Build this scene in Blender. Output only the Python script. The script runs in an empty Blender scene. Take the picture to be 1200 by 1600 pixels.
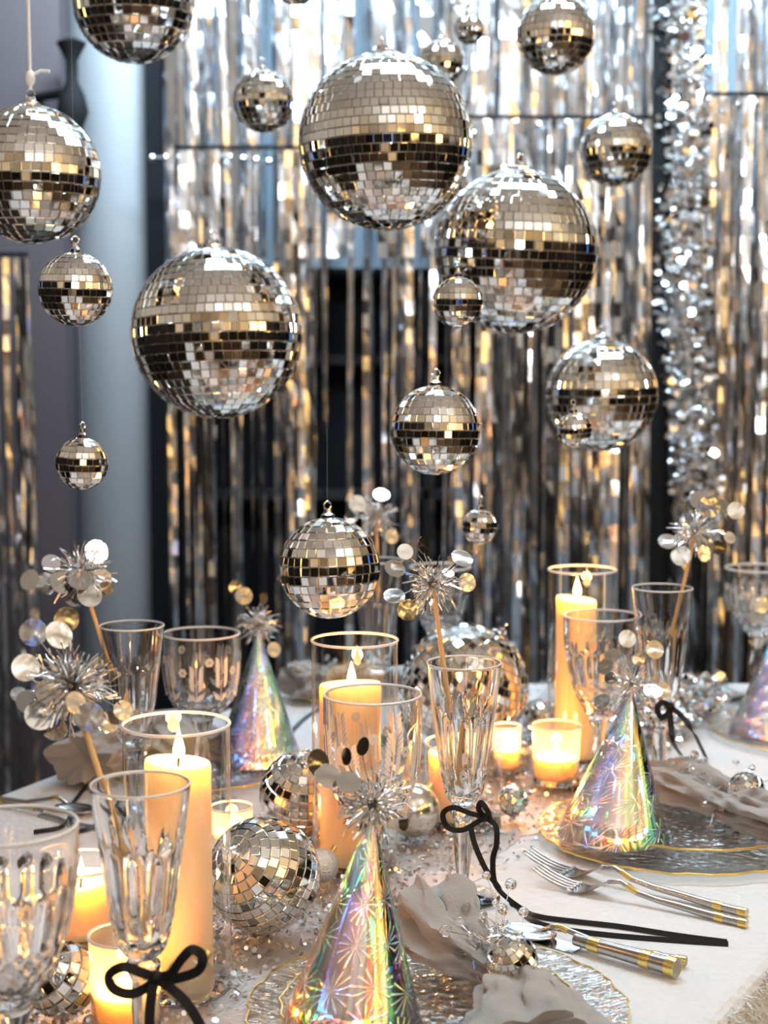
import bpy, bmesh, math, random
from mathutils import Vector, Matrix, Quaternion
PI = math.pi
R = random.Random(7)
SC = bpy.context.scene
COL = SC.collection

# ------------------------------------------------------------------ camera, world, lights, exposure
CAM_Z, PITCH, F = 1.24, math.radians(5.5), 2400.0      # focal length in pixels of a 1200 x 1600 frame
TZ = 0.75                                              # table top
cam = bpy.data.cameras.new('camera')
cam.sensor_fit = 'VERTICAL'; cam.sensor_height = 36.0; cam.sensor_width = 27.0
cam.lens = 36.0 * F / 1600.0
cam.clip_start = 0.05; cam.clip_end = 60
cam.dof.use_dof = True; cam.dof.focus_distance = 1.30; cam.dof.aperture_fstop = 6.5
cam_o = bpy.data.objects.new('camera', cam); COL.objects.link(cam_o)
cam_o.location = (0, 0, CAM_Z); cam_o.rotation_euler = (PI/2 - PITCH, 0, 0)
SC.camera = cam_o

W = bpy.data.worlds.new('world'); SC.world = W; W.use_nodes = True
W.node_tree.nodes['Background'].inputs[0].default_value = (0.10, 0.24, 0.80, 1)
W.node_tree.nodes['Background'].inputs[1].default_value = 1.6      # dusk sky through the window behind the camera

def area(name, loc, target, sx, sy, power, color, spread=180):
    l = bpy.data.lights.new(name, 'AREA'); l.shape = 'RECTANGLE'; l.size = sx; l.size_y = sy
    l.energy = power; l.color = color; l.spread = math.radians(spread)
    o = bpy.data.objects.new(name, l); COL.objects.link(o); o.location = loc
    o.rotation_euler = (Vector(target) - Vector(loc)).to_track_quat('-Z', 'Y').to_euler()
def bulb(name, loc, power, color, radius):
    l = bpy.data.lights.new(name, 'POINT'); l.energy = power; l.color = color; l.shadow_soft_size = radius
    o = bpy.data.objects.new(name, l); COL.objects.link(o); o.location = loc

COOL, WARM = (0.70, 0.87, 1.0), (1.0, 0.58, 0.17)
area('cool_ceiling_light', (0.05, 2.50, 2.54), (0.02, 3.25, 2.12), 1.3, 0.3, 110, (0.60, 0.82, 1.0), 110)
area('table_fill', (0.25, 2.0, 2.56), (0.25, 1.75, 0), 1.3, 0.35, 24, (0.78, 0.90, 1.0), 150)  # extra cool fill added over the table, no fixture seen
area('ceiling_fill', (0.3, -1.0, 1.75), (0.3, -0.4, 2.62), 0.6, 0.6, 34, (0.95, 0.97, 1.0))  # unseen fill added to brighten the ceiling that the balls reflect
bulb('ceiling_spot', (1.45, 0.25, 2.35), 20, (1, 0.97, 0.92), 0.06)
for x, y, z, e, r in ((0.75, -2.0, 1.80, 9, 0.16), (1.30, -1.45, 1.84, 9, 0.16), (1.85, -0.75, 1.78, 17, 0.32), (2.25, 0.10, 1.80, 13, 0.27), (2.4, 1.1, 1.65, 9, 0.17), (-1.3, -0.9, 1.60, 6, 0.12),
                      (1.5, -0.6, 0.75, 7, 0.13), (-0.5, -1.7, 0.85, 7, 0.13), (2.35, 1.2, 0.7, 7, 0.13), (0.5, -2.0, 0.55, 7, 0.13)):  # low row: unseen lights added for gold glints on the lower foil
    bulb('warm_light', (x, y, z), e, WARM, r)
CANDLE = 2.2                                            # scale of every candle flame's light

VS = SC.view_settings
VS.view_transform = 'Standard'; VS.look = 'None'; VS.exposure = 0.0; VS.gamma = 1.0; VS.use_curve_mapping = False

# ------------------------------------------------------------------ pixel to world
CP, SP = math.cos(PITCH), math.sin(PITCH)
def ray(px, py):
    a, b = (px - 600) / F, (800 - py) / F
    return Vector((a, CP + b*SP, -SP + b*CP))
def at(px, py, zc):                       # a point zc metres along the lens axis
    return Vector((0, 0, CAM_Z)) + ray(px, py) * zc
def on(px, py, z=TZ):                     # a point at height z
    d = ray(px, py)
    return Vector((0, 0, CAM_Z)) + d * ((z - CAM_Z) / d.z)
EYE = Vector((0, 0, CAM_Z))
def to_px(p):
    d = p - EYE
    zc = d.y*CP - d.z*SP
    return 600 + F*d.x/zc, 800 - F*(d.y*SP + d.z*CP)/zc, zc

# ------------------------------------------------------------------ materials
def mat(name):
    m = bpy.data.materials.new(name); m.use_nodes = True
    nt = m.node_tree
    return m, nt, nt.nodes['Principled BSDF']
def N(nt, kind, **kw):
    n = nt.nodes.new(kind)
    for k, v in kw.items():
        if k.startswith('i_'): n.inputs[int(k[2:])].default_value = v
        else: setattr(n, k, v)
    return n
def simple(name, color, rough=0.5, metal=0.0, bump=0.0, scale=200, var=0.0, **kw):
    m, nt, p = mat(name)
    p.inputs['Base Color'].default_value = (*color, 1)
    p.inputs['Roughness'].default_value = rough; p.inputs['Metallic'].default_value = metal
    for k, v in kw.items(): p.inputs[k.replace('_', ' ')].default_value = v
    if bump or var:
        tc = N(nt, 'ShaderNodeTexCoord'); nz = N(nt, 'ShaderNodeTexNoise'); nz.inputs['Scale'].default_value = scale; nz.inputs['Detail'].default_value = 4
        nt.links.new(tc.outputs['Object'], nz.inputs['Vector'])
        if bump:
            b = N(nt, 'ShaderNodeBump'); b.inputs['Strength'].default_value = bump; b.inputs['Distance'].default_value = 0.002
            nt.links.new(nz.outputs['Fac'], b.inputs['Height']); nt.links.new(b.outputs['Normal'], p.inputs['Normal'])
        if var:
            mx = N(nt, 'ShaderNodeMix', data_type='RGBA'); mx.inputs[6].default_value = (*[c*(1-var) for c in color], 1); mx.inputs[7].default_value = (*color, 1)
            nt.links.new(nz.outputs['Fac'], mx.inputs[0]); nt.links.new(mx.outputs[2], p.inputs['Base Color'])
    return m

M = {}
M['mirror'] = simple('mirror', (0.86, 0.85, 0.82), 0.03, 1.0)
M['ball_body'] = simple('ball_body', (0.30, 0.29, 0.27), 0.35, 0.6)
M['chrome'] = simple('chrome', (0.8, 0.8, 0.8), 0.12, 1.0)
M['steel'] = simple('brushed_steel', (0.46, 0.45, 0.44), 0.2, 1.0, bump=0.05, scale=300)
M['gold'] = simple('gold_leaf', (0.83, 0.62, 0.22), 0.22, 1.0, bump=0.2, scale=150)
M['gold_rim'] = simple('gold_rim', (0.80, 0.60, 0.22), 0.28, 1.0)
M['foil'] = simple('silver_foil', (0.80, 0.81, 0.83), 0.17, 1.0)
M['tinsel'] = simple('tinsel', (0.82, 0.82, 0.82), 0.15, 1.0)
M['sequin'] = simple('sequin', (0.52, 0.51, 0.50), 0.28, 1.0)
M['black_cloth'] = simple('black_cloth', (0.004, 0.004, 0.005), 0.9, Specular_IOR_Level=0.1)
M['ribbon'] = simple('black_ribbon', (0.005, 0.004, 0.005), 0.6, bump=0.2, scale=900, Specular_IOR_Level=0.25)
M['pilaster'] = simple('pilaster_paint', (0.042, 0.030, 0.033), 0.8, bump=0.05, scale=60, var=0.15)
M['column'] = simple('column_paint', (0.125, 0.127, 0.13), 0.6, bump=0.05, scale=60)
M['ceiling'] = simple('ceiling_paint', (0.72, 0.71, 0.67), 0.8, var=0.05, scale=3)
M['wall_paint'] = simple('wall_paint', (0.58, 0.56, 0.51), 0.8, var=0.06, scale=3)
M['dark_wall'] = simple('dark_wall_paint', (0.010, 0.009, 0.009), 0.7, var=0.2, scale=4, Specular_IOR_Level=0.15)
M['floor'] = simple('dark_floor', (0.06, 0.04, 0.03), 0.4, var=0.4, scale=12)
M['blind'] = simple('blind_cloth', (0.28, 0.36, 0.42), 0.7)
M['pole'] = simple('black_pole', (0.006, 0.006, 0.006), 0.75, Specular_IOR_Level=0.1)
M['stick'] = simple('wood_stick', (0.72, 0.46, 0.20), 0.6, bump=0.1, scale=200, var=0.15)
M['string'] = simple('white_string', (0.75, 0.75, 0.74), 0.8, bump=0.4, scale=800)
M['wick'] = simple('wick', (0.02, 0.015, 0.01), 0.9)
M['wood'] = simple('table_wood', (0.2, 0.12, 0.06), 0.5, var=0.3, scale=20)
M['brown_wall'] = M['dark_wall']

m, nt, p = mat('nylon_thread'); M['thread'] = m
p.inputs['Base Color'].default_value = (0.8, 0.8, 0.8, 1); p.inputs['Alpha'].default_value = 0.10

def glass(name, rough=0.0, color=(1, 1, 1), bump=0.0, scale=120):
    m, nt, p = mat(name)
    p.inputs['Base Color'].default_value = (*color, 1); p.inputs['Transmission Weight'].default_value = 1
    p.inputs['Roughness'].default_value = rough; p.inputs['IOR'].default_value = 1.5
    if bump:
        tc = N(nt, 'ShaderNodeTexCoord'); v = N(nt, 'ShaderNodeTexVoronoi'); v.inputs['Scale'].default_value = scale
        b = N(nt, 'ShaderNodeBump'); b.inputs['Strength'].default_value = bump; b.inputs['Distance'].default_value = 0.003
        nt.links.new(tc.outputs['Object'], v.inputs['Vector']); nt.links.new(v.outputs['Distance'], b.inputs['Height']); nt.links.new(b.outputs['Normal'], p.inputs['Normal'])
    return m
M['crystal'] = glass('cut_crystal')
M['bead'] = glass('clear_bead')
M['mercury'] = simple('mercury_glass', (0.70, 0.68, 0.64), 0.16, 0.9, bump=0.35, scale=60)

def thin_glass(name, base=0.06, gain=0.9, power=2.4, tint=(0.97, 0.97, 0.96), bump=0, scale=110, frost=0, fcol=(1, 1, 1)):
    """thin-walled clear glass: straight-through transmission and a mirror share that grows at grazing angles"""
    m, nt, p = mat(name); nt.nodes.remove(p)
    out = nt.nodes['Material Output']
    t = N(nt, 'ShaderNodeBsdfTransparent'); t.inputs[0].default_value = (*tint, 1)
    g = N(nt, 'ShaderNodeBsdfGlossy'); g.inputs['Roughness'].default_value = 0.02; g.inputs[0].default_value = (1, 1, 1, 1)
    lw = N(nt, 'ShaderNodeLayerWeight'); lw.inputs[0].default_value = 0.5
    pw = N(nt, 'ShaderNodeMath', operation='POWER'); pw.inputs[1].default_value = power
    ma = N(nt, 'ShaderNodeMath', operation='MULTIPLY_ADD'); ma.inputs[1].default_value = gain; ma.inputs[2].default_value = base; ma.use_clamp = True
    mx = N(nt, 'ShaderNodeMixShader')
    L = nt.links.new
    L(lw.outputs['Facing'], pw.inputs[0]); L(pw.outputs[0], ma.inputs[0]); L(ma.outputs[0], mx.inputs[0])
    src = t.outputs[0]
    if frost:                                                            # frosted share that scatters light through the wall
        tr = N(nt, 'ShaderNodeBsdfTranslucent'); tr.inputs[0].default_value = (*fcol, 1); fx = N(nt, 'ShaderNodeMixShader'); fx.inputs[0].default_value = frost
        L(src, fx.inputs[1]); L(tr.outputs[0], fx.inputs[2]); src = fx.outputs[0]
    if bump:
        tc = N(nt, 'ShaderNodeTexCoord'); v = N(nt, 'ShaderNodeTexVoronoi'); v.inputs['Scale'].default_value = scale
        b = N(nt, 'ShaderNodeBump'); b.inputs['Strength'].default_value = bump; b.inputs['Distance'].default_value = 0.003
        L(tc.outputs['Object'], v.inputs['Vector']); L(v.outputs['Distance'], b.inputs['Height']); L(b.outputs['Normal'], g.inputs['Normal']); L(b.outputs['Normal'], lw.inputs['Normal'])
    L(src, mx.inputs[1]); L(g.outputs[0], mx.inputs[2]); L(mx.outputs[0], out.inputs[0])
    return m
M['thin_glass'] = thin_glass('thin_clear_glass')
M['plate_glass'] = thin_glass('hammered_plate_glass', 0.10, 0.7, 1.6, (0.90, 0.90, 0.89), 0.7, 100)
M['votive_glass'] = thin_glass('frosted_votive_glass', 0.05, 0.8, 2.4, (0.97, 0.96, 0.94), 0, 0, 0.45, (0.95, 0.80, 0.55))

m, nt, p = mat('etched_glass'); M['etched'] = m
p.inputs['Base Color'].default_value = (0.9, 0.9, 0.88, 1); p.inputs['Roughness'].default_value = 0.5
p.inputs['Transmission Weight'].default_value = 0.55

m, nt, p = mat('bright_rim'); M['rim'] = m  # pale scattering colour stands in for light caught on the clear rims
p.inputs['Base Color'].default_value = (0.95, 0.94, 0.92, 1); p.inputs['Roughness'].default_value = 0.3
p.inputs['Transmission Weight'].default_value = 0.35; p.inputs['Subsurface Weight'].default_value = 0.0

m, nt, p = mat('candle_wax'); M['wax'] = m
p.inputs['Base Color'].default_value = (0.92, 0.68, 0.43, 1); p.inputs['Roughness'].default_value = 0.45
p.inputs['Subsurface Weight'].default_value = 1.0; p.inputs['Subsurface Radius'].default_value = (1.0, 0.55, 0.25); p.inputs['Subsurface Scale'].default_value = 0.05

m, nt, p = mat('flame'); M['flame'] = m
p.inputs['Base Color'].default_value = (0, 0, 0, 1)
p.inputs['Emission Color'].default_value = (1, 0.66, 0.26, 1); p.inputs['Emission Strength'].default_value = 22

# white tablecloth: soft woven pile
m, nt, p = mat('tablecloth'); M['cloth'] = m
p.inputs['Base Color'].default_value = (0.59, 0.61, 0.63, 1); p.inputs['Roughness'].default_value = 0.9; p.inputs['Sheen Weight'].default_value = 0.3
tc = N(nt, 'ShaderNodeTexCoord'); v1 = N(nt, 'ShaderNodeTexVoronoi'); v1.inputs['Scale'].default_value = 110
n2 = N(nt, 'ShaderNodeTexNoise'); n2.inputs['Scale'].default_value = 28; n2.inputs['Detail'].default_value = 6
ad = N(nt, 'ShaderNodeMath', operation='ADD'); b = N(nt, 'ShaderNodeBump'); b.inputs['Strength'].default_value = 0.55; b.inputs['Distance'].default_value = 0.004
L = nt.links.new
L(tc.outputs['Object'], v1.inputs['Vector']); L(tc.outputs['Object'], n2.inputs['Vector']); L(v1.outputs['Distance'], ad.inputs[0]); L(n2.outputs['Fac'], ad.inputs[1])
L(ad.outputs[0], b.inputs['Height']); L(b.outputs['Normal'], p.inputs['Normal'])

# napkin: grey-beige linen
m, nt, p = mat('napkin_linen'); M['napkin'] = m
p.inputs['Base Color'].default_value = (0.25, 0.242, 0.23, 1); p.inputs['Roughness'].default_value = 0.85; p.inputs['Sheen Weight'].default_value = 0.3
tc = N(nt, 'ShaderNodeTexCoord'); w = N(nt, 'ShaderNodeTexNoise'); w.inputs['Scale'].default_value = 420; w.inputs['Detail'].default_value = 3
b = N(nt, 'ShaderNodeBump'); b.inputs['Strength'].default_value = 0.4; b.inputs['Distance'].default_value = 0.0015
nt.links.new(tc.outputs['Object'], w.inputs['Vector']); nt.links.new(w.outputs['Fac'], b.inputs['Height']); nt.links.new(b.outputs['Normal'], p.inputs['Normal'])

# holographic foil of the cones: starburst embossing on thin-film metal
def holo():
    """diffraction foil: a silver mirror lobe plus colour lobes, each leaving at its own angle across the embossed lines"""
    m, nt, p = mat('holographic_foil'); L = nt.links.new; nt.nodes.remove(p); out = nt.nodes['Material Output']
    def math_(op, a, b=None):
        n = N(nt, 'ShaderNodeMath', operation=op)
        for i, v in ((0, a), (1, b)):
            if v is None: continue
            if isinstance(v, (int, float)): n.inputs[i].default_value = v
            else: L(v, n.inputs[i])
        return n.outputs[0]
    uv = N(nt, 'ShaderNodeUVMap'); uv.uv_map = 'UVMap'
    sc = N(nt, 'ShaderNodeVectorMath', operation='SCALE'); sc.inputs['Scale'].default_value = 33.0
    vo = N(nt, 'ShaderNodeTexVoronoi', voronoi_dimensions='2D'); vo.inputs['Scale'].default_value = 1.0; vo.inputs['Randomness'].default_value = 0.5
    L(uv.outputs[0], sc.inputs[0]); L(sc.outputs[0], vo.inputs['Vector'])
    su = N(nt, 'ShaderNodeVectorMath', operation='SUBTRACT'); L(sc.outputs[0], su.inputs[0]); L(vo.outputs['Position'], su.inputs[1])
    sx = N(nt, 'ShaderNodeSeparateXYZ'); L(su.outputs[0], sx.inputs[0])
    an = math_('ARCTAN2', sx.outputs[1], sx.outputs[0])
    co = math_('COSINE', math_('MULTIPLY', an, 14.0))
    fall = N(nt, 'ShaderNodeMapRange'); fall.inputs[1].default_value = 0.02; fall.inputs[2].default_value = 0.55; fall.inputs[3].default_value = 1.0; fall.inputs[4].default_value = 0.0
    L(vo.outputs['Distance'], fall.inputs[0])
    pr = N(nt, 'ShaderNodeMapRange'); pr.inputs[1].default_value = 0.62; pr.inputs[2].default_value = 1.0; L(co, pr.inputs[0])
    ray_ = math_('MULTIPLY', pr.outputs[0], math_('POWER', fall.outputs[0], 0.5))
    b = N(nt, 'ShaderNodeBump'); b.inputs['Strength'].default_value = 0.25; b.inputs['Distance'].default_value = 0.002
    L(ray_, b.inputs['Height'])
    tg = N(nt, 'ShaderNodeTangent'); tg.direction_type = 'RADIAL'; tg.axis = 'Z'
    # the grooves of a starburst run round its centre, so its rays shift the colours by their direction
    shift = math_('MULTIPLY', math_('SINE', math_('MULTIPLY', an, 2.0)), math_('MULTIPLY', ray_, 0.55))
    acc = None
    g0 = N(nt, 'ShaderNodeBsdfGlossy'); g0.inputs['Color'].default_value = (0.20, 0.20, 0.21, 1); g0.inputs['Roughness'].default_value = 0.09; L(b.outputs[0], g0.inputs['Normal']); acc = g0.outputs[0]
    lobe = N(nt, 'ShaderNodeMapRange'); lobe.inputs[3].default_value = 0.115; lobe.inputs[4].default_value = 0.40; L(ray_, lobe.inputs[0])
    for hue, off in (((.1,.3,1.1), -0.66), ((0,.75,.9), -0.44), ((.05,.9,.2), -0.26), ((1.1,.75,0), -0.12), ((1.2,.42,0), 0.14), ((1,.1,.1), 0.30), ((.12,.35,1.1), 0.46), ((.05,.3,1.2), 0.66)):
        s_ = N(nt, 'ShaderNodeVectorMath', operation='SCALE'); L(tg.outputs[0], s_.inputs[0]); L(math_('ADD', shift, off), s_.inputs['Scale'])
        a_ = N(nt, 'ShaderNodeVectorMath', operation='ADD'); L(b.outputs[0], a_.inputs[0]); L(s_.outputs[0], a_.inputs[1])
        nn = N(nt, 'ShaderNodeVectorMath', operation='NORMALIZE'); L(a_.outputs[0], nn.inputs[0])
        g = N(nt, 'ShaderNodeBsdfGlossy'); cs = N(nt, 'ShaderNodeVectorMath', operation='SCALE'); cs.inputs[0].default_value = hue; L(lobe.outputs[0], cs.inputs['Scale']); L(cs.outputs[0], g.inputs['Color']); g.inputs['Roughness'].default_value = 0.06; L(nn.outputs[0], g.inputs['Normal'])
        ad = N(nt, 'ShaderNodeAddShader'); L(acc, ad.inputs[0]); L(g.outputs[0], ad.inputs[1]); acc = ad.outputs[0]
    L(acc, out.inputs[0])
    return m
M['holo'] = holo()

# ------------------------------------------------------------------ mesh helpers
SOLID_GLASS = ('cut_crystal', 'clear_bead', 'candle_wax')
class MB:
    def __init__(s): s.v = []; s.f = []; s.uv = None
    def add(s, vs, fs):
        o = len(s.v); s.v += [tuple(v) for v in vs]; s.f += [tuple(i + o for i in f) for f in fs]; return s
    def box(s, c, size, rot=None):
        x, y, z = [k/2 for k in size]; c = Vector(c)
        vs = [Vector((i*x, j*y, k*z)) for i in (-1, 1) for j in (-1, 1) for k in (-1, 1)]
        if rot is not None: vs = [rot @ v for v in vs]
        return s.add([c + v for v in vs], [(0,1,3,2),(4,6,7,5),(0,4,5,1),(2,3,7,6),(0,2,6,4),(1,5,7,3)])
    def lathe(s, prof, n=32, c=(0,0,0), mod=None, close=False, m3=None):
        vs, fs = [], []
        for k, (r, z) in enumerate(prof):
            for i in range(n):
                a = 2*PI*i/n; rr = r if mod is None else mod(r, z, a, k)
                vs.append(Vector((rr*math.cos(a), rr*math.sin(a), z)))
        K = len(prof)
        for k in range(K - (0 if close else 1)):
            k2 = (k+1) % K
            for i in range(n):
                j = (i+1) % n
                fs.append((k*n+i, k*n+j, k2*n+j, k2*n+i))
        if m3 is not None: vs = [m3 @ v for v in vs]
        c = Vector(c)
        return s.add([c + v for v in vs], fs)
    def tube(s, pts, rad, n=8, cap=True):
        pts = [Vector(q) for q in pts]; vs, fs = [], []
        up = None
        for k, q in enumerate(pts):
            t = (pts[min(k+1, len(pts)-1)] - pts[max(k-1, 0)]).normalized()
            if up is None: up = t.orthogonal().normalized()
            u = (up - t*up.dot(t)); u = u.normalized() if u.length > 1e-6 else t.orthogonal().normalized(); up = u
            w = t.cross(u); r = rad[k] if isinstance(rad, (list, tuple)) else rad
            vs += [q + (u*math.cos(2*PI*i/n) + w*math.sin(2*PI*i/n))*r for i in range(n)]
        for k in range(len(pts)-1):
            for i in range(n):
                j = (i+1) % n; fs.append((k*n+i, k*n+j, (k+1)*n+j, (k+1)*n+i))
        if cap: fs += [tuple(range(n))[::-1], tuple((len(pts)-1)*n + i for i in range(n))]
        return s.add(vs, fs)
    def strip(s, pts, width, nrm, thick=0.0004):
        """flat ribbon with thickness through pts; nrm: one facing vector or one per point"""
        pts = [Vector(q) for q in pts]; vs, fs = [], []
        for k, q in enumerate(pts):
            t = (pts[min(k+1, len(pts)-1)] - pts[max(k-1, 0)]).normalized()
            nn = Vector(nrm[k] if isinstance(nrm, list) else nrm)
            sd = t.cross(nn); sd = sd.normalized() if sd.length > 1e-6 else t.orthogonal().normalized()
            up = sd.cross(t).normalized(); w = width[k] if isinstance(width, list) else width
            vs += [q - sd*w/2 - up*thick, q + sd*w/2 - up*thick, q + sd*w/2 + up*thick, q - sd*w/2 + up*thick]
        for k in range(len(pts)-1):
            for i in range(4):
                j = (i+1) % 4; fs.append((k*4+i, k*4+j, (k+1)*4+j, (k+1)*4+i))
        fs += [(3,2,1,0), tuple((len(pts)-1)*4+i for i in range(4))]
        return s.add(vs, fs)
    def disc(s, c, nrm, r, n=14, thick=0.0003, rim=1.0):
        c = Vector(c); q = Vector(nrm).to_track_quat('Z', 'Y')
        top = [c + q @ Vector((r*math.cos(2*PI*i/n), r*rim*math.sin(2*PI*i/n), thick)) for i in range(n)]
        bot = [c + q @ Vector((r*math.cos(2*PI*i/n), r*rim*math.sin(2*PI*i/n), -thick)) for i in range(n)]
        return s.add(top + bot, [tuple(range(n)), tuple(range(2*n-1, n-1, -1))] + [(i, n+i, n+(i+1) % n, (i+1) % n) for i in range(n)])
    def ball(s, c, r, n=16, k=10, squash=1.0):
        prof = [(max(1e-5, r*math.sin(PI*j/k)), -r*squash*math.cos(PI*j/k)) for j in range(k+1)]
        return s.lathe(prof, n, c)
    def build(s, name, material, parent=None, loc=None, smooth=False):
        me = bpy.data.meshes.new(name)
        o0 = Vector(loc) if loc is not None else None
        me.from_pydata(s.v if o0 is None else [tuple(Vector(v) - o0) for v in s.v], [], s.f)
        if s.uv is not None:
            ul = me.uv_layers.new(name='UVMap')
            for lp in me.loops: ul.data[lp.index].uv = s.uv[lp.vertex_index]
        me.materials.append(material)
        if material.name in SOLID_GLASS:
            bm = bmesh.new(); bm.from_mesh(me); bmesh.ops.remove_doubles(bm, verts=bm.verts, dist=1e-6); bmesh.ops.recalc_face_normals(bm, faces=bm.faces); bm.to_mesh(me); bm.free()
        if smooth: me.shade_smooth(); me.set_sharp_from_angle(angle=math.radians(55))
        me.update()
        o = bpy.data.objects.new(name, me); COL.objects.link(o)
        if parent is not None: o.parent = parent
        if o0 is not None: o.location = o0
        return o
def tag(o, label=None, cat=None, group=None, kind=None):
    if label: o['label'] = label
    if cat: o['category'] = cat
    if group: o['group'] = group
    if kind: o['kind'] = kind
    return o
def empty(name, loc, label, cat, group=None):
    o = bpy.data.objects.new(name, None); COL.objects.link(o); o.location = loc; o.empty_display_size = 0.02
    return tag(o, label, cat, group)
def inst(name, me, parent, loc, rot=None, scale=None):
    o = bpy.data.objects.new(name, me); COL.objects.link(o); o.parent = parent; o.location = loc
    if rot is not None: o.rotation_mode = 'QUATERNION'; o.rotation_quaternion = rot
    if scale is not None: o.scale = scale
    return o
def spline(pts, n=8):
    """Catmull-Rom through pts"""
    P = [Vector(q) for q in pts]; P = [2*P[0]-P[1]] + P + [2*P[-1]-P[-2]]; out = []
    for i in range(1, len(P)-2):
        for k in range(n):
            t = k/n; a, b, c, d = P[i-1], P[i], P[i+1], P[i+2]
            out.append(0.5*((2*b) + (c-a)*t + (2*a-5*b+4*c-d)*t*t + (3*b-a-3*c+d)*t**3))
    out.append(P[-2]); return out
def lerp(a, b, t): return a + (b-a)*t
def rnd_dir(rng):
    while True:
        d = Vector((rng.uniform(-1,1), rng.uniform(-1,1), rng.uniform(-1,1)))
        if 0.05 < d.length < 1: return d.normalized()

# ------------------------------------------------------------------ the room
YW = 3.46                                                                # plane of the wall behind the foil
X0, X1, Y0, ZC = -1.7, 2.7, -2.4, 2.62
def slab(name, c, size, m): return tag(MB().box(c, size).build(name, m), kind='structure')
slab('floor', ((X0+X1)/2, (Y0+YW)/2, -0.05), (X1-X0+0.2, YW-Y0+0.2, 0.1), M['floor'])
slab('ceiling', ((X0+X1)/2, (Y0+YW)/2, ZC+0.05), (X1-X0+0.2, YW-Y0+0.2, 0.1), M['ceiling'])
slab('wall_back', ((X0+X1)/2, YW+0.05, ZC/2), (X1-X0+0.2, 0.1, ZC), M['black_cloth'])
slab('wall_left', (X0-0.05, (Y0+YW)/2, ZC/2), (0.1, YW-Y0, ZC), M['wall_paint'])
slab('wall_right', (X1+0.05, (Y0+YW)/2, ZC/2), (0.1, YW-Y0, ZC), M['wall_paint'])
WH = 1.62                                                               # dark panelling below the light paint
slab('trim_5', (X0+0.02, 0.2, WH/2), (0.04, 5.2, WH), M['dark_wall'])
slab('trim_6', (X1-0.02, 0.5, WH/2), (0.04, 5.8, WH), M['dark_wall'])
slab('trim_7', (-1.0, Y0+0.02, WH/2), (1.4, 0.04, WH), M['dark_wall'])
slab('trim_8', (1.5, Y0+0.02, WH/2), (2.4, 0.04, WH), M['dark_wall'])
w = MB(); yb = Y0 - 0.05                                                # wall behind the camera with a window opening
w.box((-1.0, yb, ZC/2), (1.4, 0.1, ZC)); w.box((1.5, yb, ZC/2), (2.4, 0.1, ZC))
w.box((0.0, yb, 0.5), (0.6, 0.1, 1.0)); w.box((0.0, yb, 2.2), (0.6, 0.1, ZC-1.78)); w.build('wall_front', M['wall_paint'])['kind'] = 'structure'
wn = MB()
for c, s_ in (((-0.28, yb, 1.39), (0.04, 0.06, 0.78)), ((0.28, yb, 1.39), (0.04, 0.06, 0.78)), ((0, yb, 1.02), (0.52, 0.06, 0.04)), ((0, yb, 1.76), (0.52, 0.06, 0.04))): wn.box(c, s_)
wn.build('window_1', M['pole'])['kind'] = 'structure'
# pilaster and white rounded column at the side of the foil
zt = ZC
tag(MB().box((-0.79, 3.33, zt/2), (0.26, 0.26, zt)).build('trim_1', M['pilaster']), kind='structure')
tag(MB().lathe([(0.098, 0.0), (0.098, zt)], 40, (-0.575, 3.35, 0)).build('trim_2', M['column'], smooth=True), kind='structure')
tag(MB().box((-0.478, 3.30, zt/2), (0.035, 0.10, zt)).build('trim_3', M['black_cloth']), kind='structure')
tag(MB().box((-1.3, 3.40, zt/2), (0.8, 0.10, zt)).build('trim_4', M['pilaster']), kind='structure')
# blind and dark window bars behind the foil
bl = tag(MB().box((0.55, 3.42, 2.03), (1.98, 0.02, 1.16)).build('roller_blind', M['blind']), 'pale grey blue roller blind half lowered behind the foil fringe', 'blind')
tag(MB().tube([(-0.44, 3.42, 1.44), (1.54, 3.42, 1.44)], 0.012, 10).build('bottom_bar', M['pole'], bl), None)
wb = MB()
for z_ in (0.45, 0.95, 1.25): wb.box((0.55, 3.43, z_), (2.0, 0.03, 0.022))
for x_ in (-0.44, 0.1, 0.55, 1.0, 1.54): wb.box((x_, 3.43, 0.9), (0.025, 0.03, 1.1))
wb.build('window_2', simple('window_bar', (0.012, 0.012, 0.013), 0.5, Specular_IOR_Level=0.2))['kind'] = 'structure'
# black curtain-rod finial against the column
fp = at(112, 95, 3.05)
fn = empty('curtain_rod_finial', fp, 'black scrolled curtain rod finial in front of the white column', 'finial')
mb = MB()
mb.lathe([(0.001, 0.045), (0.012, 0.043), (0.03, 0.035), (0.022, 0.02), (0.012, 0.0), (0.012, -0.04), (0.026, -0.07), (0.032, -0.10), (0.02, -0.13), (0.012, -0.15), (0.001, -0.152)], 20)
mb.build('finial_knob', M['pole'], fn, smooth=True)
MB().tube([(0, 0.0, -0.06), (-0.04, 0.03, -0.06), (-0.10, 0.08, -0.06)], 0.010, 8).build('bracket', M['pole'], fn)

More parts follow.
